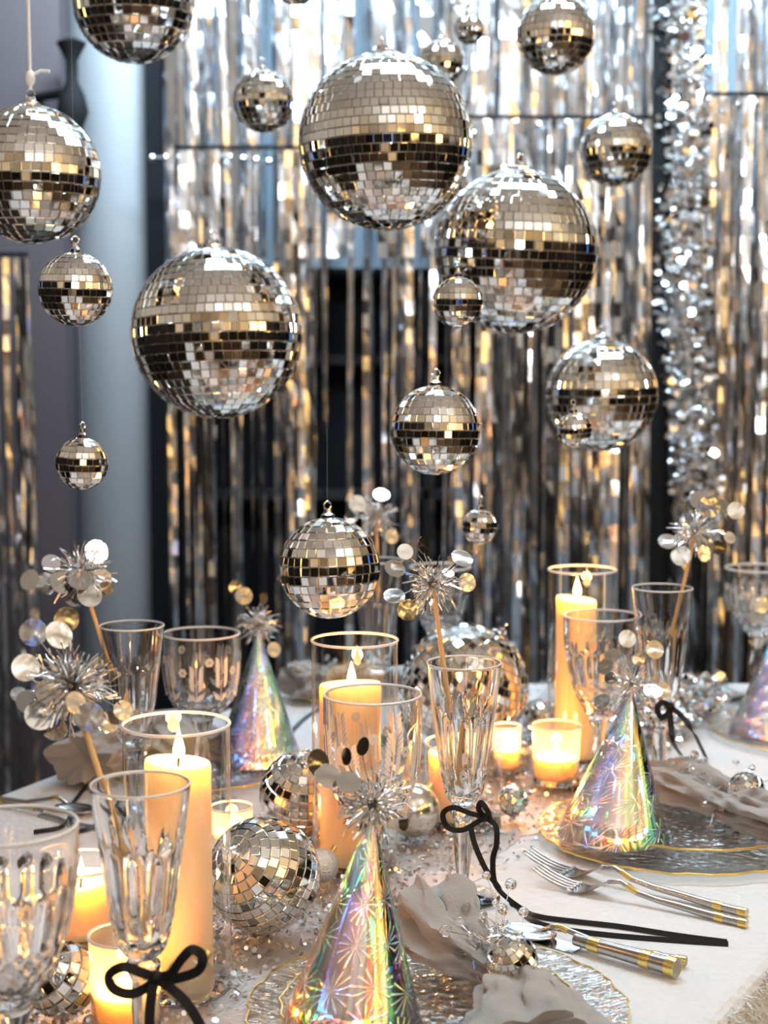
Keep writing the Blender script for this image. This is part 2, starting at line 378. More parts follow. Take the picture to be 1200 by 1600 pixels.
# ------------------------------------------------------------------ foil fringe curtains
def strand(mb, x, y, z1, z0, w, rng, seg=0.03):
    n = max(6, int((z1 - z0)/seg)); th = rng.uniform(-0.9, 0.9); tw = rng.uniform(-0.5, 0.5); sx = 0; ph = rng.uniform(0, 6)
    vs, fs = [], []
    lean = rng.uniform(-0.012, 0.012)
    for k in range(n+1):
        t = k/n; z = lerp(z1, z0, t)
        th += rng.gauss(0, 0.08) ; a = th + tw*t*3
        cx = x + lean*t + 0.004*math.sin(ph + 5*t); cy = y + rng.gauss(0, 0.0016)
        dx, dy = math.cos(a)*w/2, math.sin(a)*w/2*0.8
        vs += [(cx-dx, cy-dy, z), (cx+dx, cy+dy, z)]
    for k in range(n): fs.append((2*k, 2*k+1, 2*k+3, 2*k+2))
    mb.add(vs, fs)
def curtain(label, x0, x1, y, z1, z0, n, seed, singles, wmin=0.006, wmax=0.016, dens=None):
    n = int(n*1.3)
    rng = random.Random(seed)
    root = empty('foil_curtain', ((x0+x1)/2, y, z0), label, 'curtain', 'silver foil fringe curtains on the back wall')
    o = Vector(root.location)
    h = MB().box((0, 0, z1 - z0 + 0.008), (x1-x0, 0.004, 0.008)); h.build('header_tape', M['black_cloth'], root)
    xs = []
    while len(xs) < n:
        x = rng.uniform(x0, x1)
        if dens is None or rng.random() < dens(x): xs.append(x)
    mb = MB()
    for i, x in enumerate(xs):
        w = rng.uniform(wmin, wmax); zb = z0 + rng.uniform(0, 0.25)*(rng.random() < 0.4)
        if i < singles:
            one = MB(); strand(one, x - o.x, rng.uniform(-0.03, -0.005), z1 - z0, zb - z0, w*1.15, rng); one.build('strand', M['foil'], root)
        else: strand(mb, x - o.x, rng.uniform(-0.03, 0.02), z1 - z0, zb - z0, w, rng)
    tag(mb.build('fringe', M['foil'], root), kind='stuff')
    return root
YC = 3.2
curtain('long sparse silver foil fringe hung from the ceiling beside the white column', -0.46, 0.14, YC+0.10, 2.55, 0.05, 38, 1, 14)
curtain('long silver foil fringe hung behind the largest hanging mirror balls', 0.15, 0.59, YC+0.10, 2.55, 0.05, 62, 2, 20)
curtain('long silver foil fringe hung behind the black pole and tinsel garland', 0.60, 1.30, YC+0.10, 2.55, 0.05, 120, 3, 22)
curtain('high short foil fringe in the bluish light beside the white column', -0.44, 0.14, YC+0.03, 2.55, 1.46, 66, 11, 24, 0.010, 0.024)
curtain('high short foil fringe behind the ball at the top beside the garland', 0.15, 0.56, YC+0.03, 2.55, 1.50, 44, 12, 20, 0.010, 0.022)
curtain('shorter foil fringe taped level with the small ball beside the column', -0.42, -0.12, YC-0.06, 1.665, 0.35, 15, 4, 7)
curtain('shorter dense foil fringe taped behind the ball pair near the garland', 0.14, 0.56, YC-0.06, 1.725, 0.10, 56, 5, 16)
curtain('shorter foil fringe taped to the wall beyond the tinsel garland', 0.64, 1.10, YC-0.06, 1.77, 0.10, 62, 6, 16)
curtain('narrow foil fringe hanging in front of the brown pilaster', -0.95, -0.71, 3.10, 1.45, 0.20, 30, 8, 10)

# black pole and tinsel garland
pp = on(1030, 1000, TZ); px_ = (1027-600)/F*3.0
po = empty('backdrop_pole', (px_, 2.98, 0), 'slim black backdrop pole standing beside the silver tinsel garland', 'pole')
MB().tube([(0.012, 0, 0.02), (0.0, 0, 1.2), (-0.014, 0, ZC-0.02)], 0.019, 14).build('shaft', M['pole'], po, smooth=True)
MB().lathe([(0.001, 0.0), (0.12, 0.0), (0.12, 0.015), (0.03, 0.03), (0.019, 0.05)], 24).build('foot', M['pole'], po)
def leaf_mass(mb, path, rad, n, rng, rmin, rmax):
    for i in range(n):
        t = rng.random()*(len(path)-1); k = int(t); c = lerp(path[k], path[min(k+1, len(path)-1)], t-k)
        d = rnd_dir(rng); q = c + d*rad*math.sqrt(rng.uniform(0.1, 1))
        mb.disc(q, rnd_dir(rng), rng.uniform(rmin, rmax), 7, 0.0002, rng.uniform(0.4, 1))
rng = random.Random(11)
g1 = [at(1062, -160, 2.9), at(1060, 0, 2.9), at(1072, 200, 2.9), at(1066, 420, 2.9), at(1078, 600, 2.9), at(1086, 770, 2.9)]
gr = empty('tinsel_garland', g1[-1], 'long silver tinsel garland hanging beside the black pole', 'garland')
o = Vector(gr.location); path = [q - o for q in spline(g1, 8)]
mb = MB(); mb.tube(path, 0.006, 8); mb.build('cord', M['chrome'], gr)
mb = MB(); leaf_mass(mb, path, 0.055, 2600, rng, 0.004, 0.011); tag(mb.build('tinsel', M['tinsel'], gr), kind='stuff')
# thin beaded string that runs across the fringe to the garland
for nm, lab, pts in (('bead_string', 'loose string of silver drops strung across the fringe at the garland', [(1098,165),(1130,172),(1165,160),(1215,166)]),
                     ('bead_string', 'string of silver drops strung beside the ball near the garland', [(740,208),(800,200),(865,193),(930,188)]),
                     ('bead_string', 'string of silver drops along the taped fringe by the column', [(238,246),(300,246),(360,246),(420,252)])):
    q = [at(x, y, 3.12) for x, y in pts]; r0 = empty(nm, q[0], lab, 'string', 'strings of drops on the fringe')
    sp = [k - q[0] for k in spline(q, 6)]
    MB().tube(sp, 0.0022, 6).build('wire', M['chrome'], r0)
    dm = MB().ball((0,0,0), 0.007, 8, 6); first = None
    for i in range(0, len(sp), 2):
        if first is None: first = dm.build('drop', M['tinsel'], r0, smooth=True); first.location = sp[i]
        else: inst('drop', first.data, r0, sp[i])

# ------------------------------------------------------------------ table, cloth, runner
CA, CB, CC, CD = Vector((-0.13, 2.33, 0)), Vector((0.97, 2.33, 0)), Vector((-0.01, 0.70, 0)), Vector((-0.93, 0.70, 0))
quad = [CD, CC, CB, CA]
tb = empty('dining_table', (0.0, 1.5, 0), 'long dining table hidden under the white tablecloth', 'table')
o = Vector((0, 1.5, 0)); ins = [q + (sum(quad, Vector())/4 - q)*0.02 for q in quad]
mb = MB(); mb.add([q - o + Vector((0,0,0.74)) for q in ins] + [q - o + Vector((0,0,0.70)) for q in ins], [(0,1,2,3),(7,6,5,4)] + [(i, i+4, (i+1) % 4 + 4, (i+1) % 4) for i in range(4)])
mb.build('table_top', M['wood'], tb)
for q in quad:
    l = q + (sum(quad, Vector())/4 - q)*0.15 - o
    MB().box((l.x, l.y, 0.35), (0.06, 0.06, 0.70)).build('leg', M['wood'], tb)
per, nor = [], []
for i in range(4):
    a, b = quad[i], quad[(i+1) % 4]; n = 50; e = (b-a).normalized(); out = Vector((e.y, -e.x, 0))
    pe = (a - quad[i-1]).normalized(); po_ = Vector((pe.y, -pe.x, 0))
    for k in range(n):
        t = k/n; per.append(lerp(a, b, t)); nor.append(out if k else (out+po_).normalized())
rng = random.Random(5)
prof = [(0, 0)] + [(0.014*math.sin(x*PI/8), -0.014*(1-math.cos(x*PI/8))) for x in (1,2,3,4)] + [(0.018, -0.05), (0.024, -0.12), (0.03, -0.2), (0.036, -0.3), (0.04, -0.42)]
vs, fs = [], []; npnt = len(per)
for k, (ow, dz) in enumerate(prof):
    for i in range(npnt):
        fold = 0.016*math.sin(i*0.55 + 1.5*math.sin(i*0.13))*max(0, min(1, (-dz-0.02)/0.2))
        q = per[i] + nor[i]*(ow + fold + (0.003*rng.uniform(-1,1) if k > 3 else 0)); vs.append((q.x, q.y, TZ + dz))
for k in range(len(prof)-1):
    for i in range(npnt):
        j = (i+1) % npnt; fs.append((k*npnt+i, (k+1)*npnt+i, (k+1)*npnt+j, k*npnt+j))
fs.append(tuple(range(npnt)))
mb = MB().add(vs, fs); cl = tag(mb.build('tablecloth', M['cloth'], loc=(0, 1.5, TZ)), 'white soft pile tablecloth draped over the dining table', 'tablecloth')
# shaggy pile along the edge of the cloth
mb = MB(); rng = random.Random(6)
for i in range(10000):
    k = rng.randrange(50, 100); t = rng.random(); a = lerp(per[k], per[(k+1) % npnt], t); n_ = nor[k]
    dz = -rng.random()**1.3*0.30; ow = 0.014 + 0.05*(-dz)
    b0 = a + n_*ow + Vector((0, 0, TZ + dz)); d = (n_*rng.uniform(0.3, 1) + Vector((rng.uniform(-.6,.6), rng.uniform(-.6,.6), rng.uniform(-0.9, 0.4)))).normalized()
    s_ = d.cross(Vector((0,0,1))).normalized()*0.0009; ln = rng.uniform(0.004, 0.010)
    mb.add([b0 - s_, b0 + s_, b0 + d*ln], [(0,1,2)])
tag(mb.build('pile', M['cloth'], cl), kind='stuff').location = -Vector((0, 1.5, TZ))

# plate centres
PC = [on(684, 1590), on(1062, 1309), on(1282, 1150), on(292, 1200), on(575, 1078)]
# glittering sequin runner along the middle
rn = empty('table_runner', (-0.03, 1.5, TZ), 'silver sequin table runner along the middle of the white cloth', 'runner')
o = Vector(rn.location); ma, mb_ = Vector((-0.47, 0.70, TZ)), Vector((0.42, 2.32, TZ)); ax = (mb_-ma).normalized(); sd = Vector((ax.y, -ax.x, 0))
mb = MB(); n = 60; vs, fs = [], []; rng = random.Random(9)
for i in range(n+1):
    c = lerp(ma, mb_, i/n) - o; wv = 0.135 + 0.012*math.sin(i*0.9) + rng.uniform(-.006, .006)
    vs += [c - sd*wv + Vector((0,0,0.0007)), c + sd*wv + Vector((0,0,0.0007))]
for i in range(n): fs.append((2*i, 2*i+1, 2*i+3, 2*i+2))
mb.add(vs, fs).build('mesh_base', simple('runner_net', (0.45, 0.44, 0.43), 0.5, 0.5, bump=0.5, scale=400), rn)
mb = MB()
for i in range(11000):
    t = rng.random(); u = rng.gauss(0, 0.07); u = max(-0.15, min(0.15, u))
    c = lerp(ma, mb_, t) + sd*u - o + Vector((0, 0, rng.uniform(0.002, 0.010)))
    if any((c + o - q).xy.length < 0.152 for q in PC): continue
    nn = (Vector((0,0,1)) + rnd_dir(rng)*0.9).normalized()
    mb.disc(c, nn, rng.uniform(0.0012, 0.0027), 6, 0.00012)
tag(mb.build('sequins', M['sequin'], rn), kind='stuff')

# ------------------------------------------------------------------ mirror balls
def tile_mesh():
    b, t, h = 0.5, 0.44, 1.0
    mb = MB(); mb.add([(-b,-b,0),(b,-b,0),(b,b,0),(-b,b,0),(-t,-t,h),(t,-t,h),(t,t,h),(-t,t,h)], [(4,5,6,7),(0,1,5,4),(1,2,6,5),(2,3,7,6),(3,0,4,7)])
    me = bpy.data.meshes.new('tile'); me.from_pydata(mb.v, [], mb.f); me.materials.append(M['mirror']); me.update(); return me
TILE = tile_mesh(); NBALL = [0]
def mirror_ball(label, c, rad, tile, axis=(0, 0, 1), cap=True, hang=None, group=None, string=None, tilt=3.0, cat='mirror ball'):
    """mirror-tiled ball: every tile seen large enough is a part of its own"""
    NBALL[0] += 1; rng = random.Random(100 + NBALL[0]); c = Vector(c)
    root = empty('mirror_ball', c, label, cat, group)
    MB().ball((0,0,0), rad, 40, 24).build('core', M['ball_body'], root, smooth=True)
    rows = max(6, round(PI*rad/tile)); q0 = Vector(axis).to_track_quat('Z', 'Y'); view = (EYE - c).normalized()
    px, py, zc = to_px(c); tpx = tile*F/zc; cand = []
    for j in range(rows):
        lat = -PI/2 + PI*(j+0.5)/rows; n = max(3, round(2*PI*math.cos(lat)*rad/tile)); ph = rng.uniform(0, 6.28)
        wt = 2*PI*rad*math.cos(lat)/n*0.95; ht = PI*rad/rows*0.94
        for i in range(n):
            if rng.random() < 0.004: continue
            a = ph + 2*PI*i/n
            nrm = q0 @ Vector((math.cos(lat)*math.cos(a), math.cos(lat)*math.sin(a), math.sin(lat)))
            up = q0 @ Vector((-math.sin(lat)*math.cos(a), -math.sin(lat)*math.sin(a), math.cos(lat)))
            nt_ = (nrm + rnd_dir(rng)*math.radians(tilt)*(rng.random() if rng.random() > 0.06 else 3.0)).normalized()
            x = up.cross(nt_).normalized(); y = nt_.cross(x)
            q = Matrix((x, y, nt_)).transposed().to_quaternion()
            pos = nrm*(rad - 0.0002); d = nrm.dot(view)
            sx, sy, _ = to_px(c + pos); seen = d > 0.12 and -12 < sx < 1212 and -12 < sy < 1612
            cand.append((d if seen else -2, pos, q, (wt, ht, max(0.0008, rad*0.012))))
    cand.sort(key=lambda k: -k[0])
    nparts = sum(1 for k in cand if k[0] > 0) if tpx >= 8.5 else 0
    nparts = min(nparts, 300)
    for d, pos, q, s in cand[:nparts]: inst('tile', TILE, root, pos, q, s)
    mb = MB()
    for d, pos, q, s in cand[nparts:]:
        mb.add([pos + q @ Vector((v.co.x*s[0], v.co.y*s[1], v.co.z*s[2])) for v in TILE.vertices], [tuple(p.vertices) for p in TILE.polygons])
    if mb.v: tag(mb.build('tiling', M['mirror'], root), kind='stuff')
    if cap:
        ca = Vector(axis).normalized(); qq = ca.to_track_quat('Z', 'Y'); cr = max(0.004, rad*0.14); k = rad*0.985
        mb = MB().lathe([(0.0001, k+0.010), (cr*0.5, k+0.010), (cr*0.6, k+0.006), (cr, k+0.004), (cr, k-0.004)], 20, m3=qq.to_matrix()); mb.build('cap', M['chrome'], root)
        lr = 0.0026 + 0.03*rad
        ring = [qq @ Vector((lr*math.cos(t*PI/8), 0, k + 0.009 + lr + lr*math.sin(t*PI/8))) for t in range(17)]
        MB().tube(ring, 0.0008, 6, False).build('loop', M['chrome'], root, smooth=True)
        if hang is not None:
            top = Vector(hang) - c if not isinstance(hang, (int, float)) else Vector((0, 0, hang - c.z))
            b0 = qq @ Vector((0, 0, k + 0.009 + 2*lr))
            if string:
                mb = MB().tube([b0, lerp(b0, top, 0.3), top], 0.0021, 8); mb.ball(b0 + Vector((0, 0, 0.012)), 0.006, 10, 8, 1.5)
                mb.tube([b0 + Vector((0,0,0.014)), b0 + Vector((0.012, 0, 0.020)), b0 + Vector((0.022, -0.002, 0.019))], 0.0018, 6)
                mb.build('string', M['string'], root, smooth=True)
            else: MB().tube([b0, top], 0.00025, 5).build('thread', M['thread'], root)
    return root
CEIL = ZC
HB = [  # px, py, pixel radius, real diameter, tile edge, label
 (603, 222, 137, 0.200, 0.0100, 'largest hanging mirror ball, high up over the table middle'),
 (339, 520, 134, 0.200, 0.0105, 'big mirror ball hanging lowest of the three big ones, beside the column'),
 (806, 393, 128, 0.200, 0.0112, 'big mirror ball hanging with a little ball before its side'),
 (209,   2,  95, 0.150, 0.0110, 'medium mirror ball cut by the top edge, in front of the white column'),
 (868,  55,  61, 0.100, 0.0085, 'mirror ball hanging at the top beside the tinsel garland'),
 (412, 158,  48, 0.080, 0.0080, 'small mirror ball hanging between the largest one and the column'),
 (733,  45,  23, 0.040, 0.0060, 'tiny mirror ball hanging highest in front of the fringe'),
 (690,  98,  35, 0.060, 0.0070, 'small mirror ball peeping out behind the largest hanging ball'),
 (962, 235,  56, 0.100, 0.0095, 'mirror ball hanging close to the black pole and garland'),
 (118, 452,  57, 0.070, 0.0067, 'small mirror ball hanging under the white-stringed ball'),
 (128, 724,  40, 0.049, 0.0062, 'little mirror ball hanging below another small ball beside the column'),
 (680, 672,  70, 0.090, 0.0078, 'mirror ball hanging alone over the table middle with nothing touching it'),
 (715, 472,  39, 0.052, 0.0060, 'little mirror ball overlapping the side of a big hanging ball'),
 (940, 617,  88, 0.150, 0.0105, 'medium mirror ball hanging before the fringe near the black pole'),
 (897, 672,  27, 0.038, 0.0055, 'tiny mirror ball hanging in front of the medium ball near the pole'),
 (515, 887,  79, 0.100, 0.0090, 'mirror ball hanging lowest, just above the candle vase'),
 (749, 823,  27, 0.037, 0.0055, 'tiny mirror ball hanging low before the fringe beside the middle stirrer'),
 (462, -32,  38, 0.060, 0.0075, 'small mirror ball whose bottom just shows at the top edge'),
]
HG = 'mirror balls hung from the ceiling'
for px, py, rp, dia, tl, lab in HB:
    zc = dia*F/(2*rp); c = at(px, py, zc); rg = random.Random(int(px))
    mirror_ball(lab, c, dia/2*0.985, tl, (rg.uniform(-.05,.05), rg.uniform(-.05,.05), 1), True, CEIL - 0.002 if px != 128 else at(118, 452, 1.474).z - 0.0345, HG)
c = at(50, 273, 0.15*F/214)
mirror_ball('medium mirror ball hung by a knotted white string', c, 0.0738, 0.0103, (0, 0, 1), True, (c.x - 0.005, c.y, CEIL - 0.002), HG, 'white')

def ball_on(px, py, rp, surf=TZ):
    k = (ray(px, py)).z; zc = (surf - CAM_Z)/(k - rp/F)        # centre height = surf + radius
    zc = (CAM_Z - surf)/(-k + rp/F); return at(px, py, zc), rp*zc/F
TG = 'mirror balls lying on the table'
RUN = TZ + 0.008
TB = [
 (727, 1072, 100, 0.0105, (0.5, -0.1, 0.8), 'biggest mirror ball on the table, behind the champagne flute'),
 (411, 1367,  90, 0.0085, (-0.45, -0.6, 0.55), 'mirror ball resting on the table beside the tall front candle vase'),
 (472, 1240,  67, 0.0088, (0.1, -0.45, 0.9), 'gold-lit mirror ball on the runner behind the front cone hat'),
 (802, 1252,  23, 0.0075, (0.3, -0.5, 0.8), 'little mirror ball on the runner between flute and round tealight glass'),
 ( 96, 1530,  58, 0.0085, (-0.5, -0.5, 0.6), 'mirror ball half hidden behind the nearest crystal goblet'),
 (843, 1120,  27, 0.0070, (0.6, -0.2, 0.7), 'little mirror ball touching the biggest table ball, glowing gold'),
 (812, 1176,  20, 0.0060, (0.2, -0.5, 0.7), 'tiny mirror ball on the runner before the biggest table ball'),
]
for px, py, rp, tl, ax_, lab in TB:
    c, r = ball_on(px, py, rp, RUN if px != 411 else TZ + 0.006); mirror_ball(lab, c, r*0.98, tl, ax_, rp > 60, None, TG)
# plain ornaments
def ornament(label, px, py, rp, m, surf=RUN, name='glass_ornament'):
    c, r = ball_on(px, py, rp, surf); root = empty(name, c, label, 'ornament', 'plain glass ornaments on the table')
    MB().ball((0,0,0), r, 32, 20).build('globe', m, root, smooth=True)
    MB().lathe([(0.001, r+0.006), (r*0.16, r+0.006), (r*0.18, r-0.003)], 16, m3=Vector((0.5, 0.5, 0.6)).to_track_quat('Z','Y').to_matrix()).build('cap', M['gold_rim'], root)
    return root
ornament('crackled mercury glass ornament behind the front hat topper', 645, 1265, 43, M['mercury'])
ornament('small silver glitter ornament beside the front cone hat', 503, 1352, 27, simple('glitter', (0.75,0.75,0.75), 0.3, 0.9, bump=0.9, scale=500))
ornament('small gold-tinted ornament behind the silver glitter one', 515, 1312, 22, simple('gold_ornament', (0.8,0.62,0.35), 0.22, 0.9, bump=0.4, scale=120))
ornament('clear glass bauble on the cloth behind the black bow', 296, 1531, 40, M['bead'], TZ + 0.001)

# ------------------------------------------------------------------ drinking glasses
def glass_base(px, rim_py, zc):
    p = at(px, rim_py, zc); return Vector((p.x, p.y, TZ + 0.0015)), p.z - TZ - 0.0015
def smooth_prof(pts, n=5):
    q = spline([Vector((r, z, 0)) for r, z in pts], n); return [(max(0.0005, v.x), v.y) for v in q]
def tilt_root(root, tx, ty): root.rotation_euler = (tx, ty, 0)
def flute(label, px, rim_py, zc, rim_d=0.068, tilt=(0, 0)):
    base, h = glass_base(px, rim_py, zc); root = empty('champagne_flute', base, label, 'glass', 'cut crystal champagne flutes')
    R0 = rim_d/2; hb = h*0.40                                             # bowl starts at 40 % of the height
    outer = [(R0*0.982, h + 0.0007), (R0*0.995, h + 0.0003), (R0, h - 0.0006), (R0*0.985, h*0.97), (R0*0.86, h*0.80), (R0*0.72, h*0.62), (R0*0.60, h*0.50), (R0*0.46, h*0.435), (R0*0.22, hb)]
    inner = [(R0*0.16, hb + 0.010), (R0*0.34, h*0.46), (R0*0.50, h*0.52), (R0*0.64, h*0.62), (R0*0.79, h*0.80), (R0*0.935, h*0.97), (R0*0.958, h - 0.0005), (R0*0.968, h + 0.0004)]
    n = 72; nfl = 12
    def mod(r, z, a, k):
        if k >= no: return r
        t = (z - hb)/(h - hb); lim = 0.62 + 0.10*abs(math.cos(nfl*a/2))
        if t <= 0 or t > lim: return r
        e = min(1, (lim - t)*9) * min(1, t*8)
        g = 0.12*(abs(math.sin(nfl*a/2))**0.8 - 1)*e
        if t < 0.30: g += 0.05*e*(abs(math.sin(nfl*a/2 + t*26)) - 1)        # crossed cuts low on the bowl
        return r*(1 + g)
    po_ = smooth_prof(outer, 7); pi_ = smooth_prof(inner, 4); no = len(po_)
    prof = po_ + [(0.0005, hb)] ; no2 = len(prof)
    no = no2; prof = prof + [(0.0005, hb + 0.0085)] + pi_
    MB().lathe(prof, n, mod=mod, close=True).build('bowl', M['crystal'], root, smooth=True)
    MB().lathe([(R0*0.982 + 0.0008*math.cos(t*PI/4), h + 0.0004 + 0.0008*math.sin(t*PI/4)) for t in range(8)], 56, close=True).build('rim', M['rim'], root, smooth=True)
    st = smooth_prof([(0.0005, hb + 0.004), (R0*0.30, hb), (R0*0.36, hb - 0.006), (R0*0.24, hb - 0.016), (R0*0.25, hb*0.6), (R0*0.20, hb*0.35), (R0*0.16, 0.016), (R0*0.30, 0.007), (R0*0.95, 0.0028), (R0*0.98, 0.0008), (R0*0.9, 0.0), (0.0005, 0.0)], 4)
    MB().lathe(st, 32, mod=lambda r, z, a, k: r*(1 - 0.06*abs(math.sin(4*a))) if 0.016 < z < hb - 0.012 else r).build('stem', M['crystal'], root, smooth=True)
    root.rotation_euler = (tilt[0], tilt[1], 0); return root
def motif_wheat(mb, Rf, z0, a0, h, lean, rng):
    """engraved wheat ear: stem line and paired grains lying on the glass"""
    def P(u, z): return Vector((Rf(z)*math.cos(u), Rf(z)*math.sin(u), z))
    r = Rf(z0); ns = 8
    for k in range(ns):
        t = 0.35 + 0.65*k/ns; z = z0 + h*t
        for s in (-1, 1):
            u = a0 + lean*t + s*0.0045/r; p = P(u, z); tz = Vector((0,0,1)); rad = Vector((math.cos(u), math.sin(u), 0)); tan = Vector((-math.sin(u), math.cos(u), 0))
            d = (tz*0.8 + tan*s*0.55).normalized(); q = d.cross(rad)
            mb.add([p - d*0.0052 + rad*2e-4, p - q*0.0020 + rad*4e-4, p + d*0.0052 + rad*2e-4, p + q*0.0020 + rad*4e-4], [(0,1,2,3)])
    for k in range(8):
        t = k/8; p, q = P(a0 + lean*t, z0 + h*t), P(a0 + lean*(t+0.125), z0 + h*(t+0.125)); rad = (p.normalized()*1e-4); rad.z = 0; sd_ = (q-p).cross(p).normalized()*0.0006
        mb.add([p - sd_ + rad*3, p + sd_ + rad*3, q + sd_ + rad*3, q - sd_ + rad*3], [(0,1,2,3)])
def motif_flower(mb, Rf, z, a0, r):
    rad = Vector((math.cos(a0), math.sin(a0), 0)); tan = Vector((-math.sin(a0), math.cos(a0), 0)); c = rad*(Rf(z) + 4e-4) + Vector((0,0,z))
    for k in range(6):
        t = k*PI/3; d = tan*math.cos(t) + Vector((0,0,1))*math.sin(t); mb.disc(c + d*r*0.58 - rad*2e-4*abs(math.cos(t)), rad, r*0.42, 8, 0.0001)
def goblet(label, px, rim_py, zc, rim_d=0.087, etched=False, cut=True, rot=0.0, bowl=0.5):
    base, h = glass_base(px, rim_py, zc); root = empty('crystal_goblet', base, label, 'glass', 'etched crystal goblets' if etched else 'cut crystal goblets')
    R0 = rim_d/2; hb = h*(1-bowl)
    outer = [(R0, h), (R0*0.995, h - bowl*h*0.25), (R0*0.96, h - bowl*h*0.5), (R0*0.84, h - bowl*h*0.75), (R0*0.60, hb + 0.010), (R0*0.28, hb)]
    if cut: outer = [(R0, h), (R0*0.985, h - bowl*h*0.22), (R0*0.92, h - bowl*h*0.45), (R0*0.76, h - bowl*h*0.68), (R0*0.50, hb + bowl*h*0.12), (R0*0.26, hb)]
    po_ = smooth_prof(outer, 9)
    wall = 0.0022
    pi_ = [(max(0.0005, r - wall - 0.0015*(1 - (z-hb)/(h-hb))), z + (0.006 if z < hb + 0.012 else 0)) for r, z in po_[:-2]][::-1]
    prof = po_ + [(0.0005, hb), (0.0005, hb + 0.007)] + pi_; no = len(po_); n = 80; nd = 16
    lim = 0.72 if cut else 0.28
    def mod(r, z, a, k):
        if k >= no: return r
        t = (z - hb)/(h - hb)
        if t <= 0.02 or t > lim: return r
        e = min(1, (lim - t)*14)*min(1, (t-0.02)*14)
        q = abs(math.sin(nd*a/2 + t*22)) * abs(math.sin(nd*a/2 - t*22))     # diamond cuts
        if cut and t > 0.36: q = abs(math.sin(nd*a/2))                      # upright cuts above them
        return r*(1 - 0.10*e*(1 - q))
    MB().lathe(prof, n, mod=mod, close=True).build('bowl', M['crystal'], root, smooth=True)
    MB().lathe([((R0 - 0.0011) + 0.0013*math.cos(t*PI/4), h + 0.0002 + 0.0012*math.sin(t*PI/4)) for t in range(8)], 56, close=True).build('rim', M['rim'], root, smooth=True)
    st = smooth_prof([(0.0005, hb + 0.004), (R0*0.27, hb), (R0*0.24, hb - 0.008), (R0*0.15, hb - 0.020), (R0*0.20, hb*0.55), (R0*0.13, hb*0.3), (R0*0.18, 0.013), (R0*0.45, 0.006), (R0*0.84, 0.0028), (R0*0.86, 0.0008), (R0*0.8, 0.0), (0.0005, 0.0)], 4)
    MB().lathe(st, 32).build('stem', M['crystal'], root, smooth=True)
    if etched:
        def Rf(z):
            for (r1, z1), (r2, z2) in zip(po_, po_[1:]):
                if z2 <= z <= z1: return lerp(r2, r1, (z - z2)/max(1e-6, z1 - z2))
            return R0
        mb = MB(); rng = random.Random(int(px)); vh = (h-hb)
        nw = 9
        for i in range(nw):
            a = rot + 2*PI*i/nw
            motif_wheat(mb, Rf, hb + vh*0.30, a, vh*(0.50 if i % 2 else 0.40), rng.uniform(-.2, .2), rng)
            motif_flower(mb, Rf, hb + vh*(0.62 if i % 2 else 0.74), a + PI/nw, 0.0052)
            for s in (-1, 1):                                                # leaves at the foot of the spray
                u = a + s*0.12; z = hb + vh*0.34; rad = Vector((math.cos(u), math.sin(u), 0)); tan = Vector((-math.sin(u), math.cos(u), 0)); p = rad*(Rf(z) + 3e-4) + Vector((0,0,z))
                d = (Vector((0,0,1)) + tan*s*0.9).normalized(); q = d.cross(rad)
                mb.add([p - d*0.008, p - q*0.0028 + rad*2e-4, p + d*0.008, p + q*0.0028 + rad*2e-4], [(0,1,2,3)])
        tag(mb.build('etched_pattern', M['etched'], root), 'frosted engraving of wheat ears and small flowers')
    return root
FL = [flute('front champagne flute with a black bow on its stem and a stirrer inside', 219, 1226, 1.045, 0.068, (0.0, 0.0)),
      flute('middle champagne flute trailing long black ribbon over the cloth', 725, 1036, 1.39),
      flute('champagne flute with black ribbon standing behind the starburst hat', 1035, 919, 1.72),
      flute('champagne flute standing beside the etched goblet near the column', 206, 978, 1.62),
      flute('champagne flute mostly hidden behind the lowest hanging ball', 590, 876, 1.95, 0.066)]
GB = [goblet('nearest cut crystal goblet, cropped by the frame edge', 12, 1290, 0.975, 0.089, False, True, 0, 0.60),
      goblet('etched goblet with wheat and flowers beside the column-side flute', 314, 990, 1.70, 0.087, True, False, 0.5),
      goblet('etched goblet with wheat ears in front of the middle candle vase', 582, 1085, 1.36, 0.088, True, False, 0.2, 0.58),
      goblet('cut crystal goblet right behind the starburst hat on the plate', 940, 962, 1.76, 0.087, False, True, 0, 0.60),
      goblet('etched goblet at the frame edge beyond the garland', 1186, 888, 2.22, 0.097, True, True, 0.1),
      goblet('cut crystal goblet far behind the biggest table ball', 688, 886, 2.16, 0.087)]

# ------------------------------------------------------------------ candles and holders
def flame(parent, z, h=0.020, xy=(0, 0), power=0.7):
    prof = [(0.0004, 0), (h*0.16, h*0.10), (h*0.20, h*0.25), (h*0.15, h*0.5), (h*0.07, h*0.78), (0.0003, h)]
    o = MB().lathe(smooth_prof(prof, 3), 14).build('flame', M['flame'], parent, smooth=True); o.location = (xy[0], xy[1], z)
    l = bpy.data.lights.new('candle_light', 'POINT'); l.energy = power*CANDLE; l.color = (1.0, 0.38, 0.085); l.shadow_soft_size = 0.006
    lo = bpy.data.objects.new('candle_light', l); COL.objects.link(lo); lo.parent = parent; lo.location = (xy[0], xy[1], z + h*0.55)
def hurricane(label, base, rad, h, name='candle_vase', cat='vase'):
    root = empty(name, base, label, cat, 'clear glass candle holders')
    MB().lathe([(rad, 0.004), (rad, h)], 56).build('wall', M['thin_glass'], root, smooth=True)
    MB().lathe([(0.0005, 0), (rad*0.97, 0), (rad, 0.002), (rad, 0.006), (rad*0.96, 0.008), (0.0005, 0.0075)], 48).build('foot', M['crystal'], root, smooth=True)
    MB().lathe([(rad + 0.0013*math.cos(t*PI/4), h + 0.0013*math.sin(t*PI/4)) for t in range(8)], 56, close=True).build('rim', M['rim'], root, smooth=True)
    return root
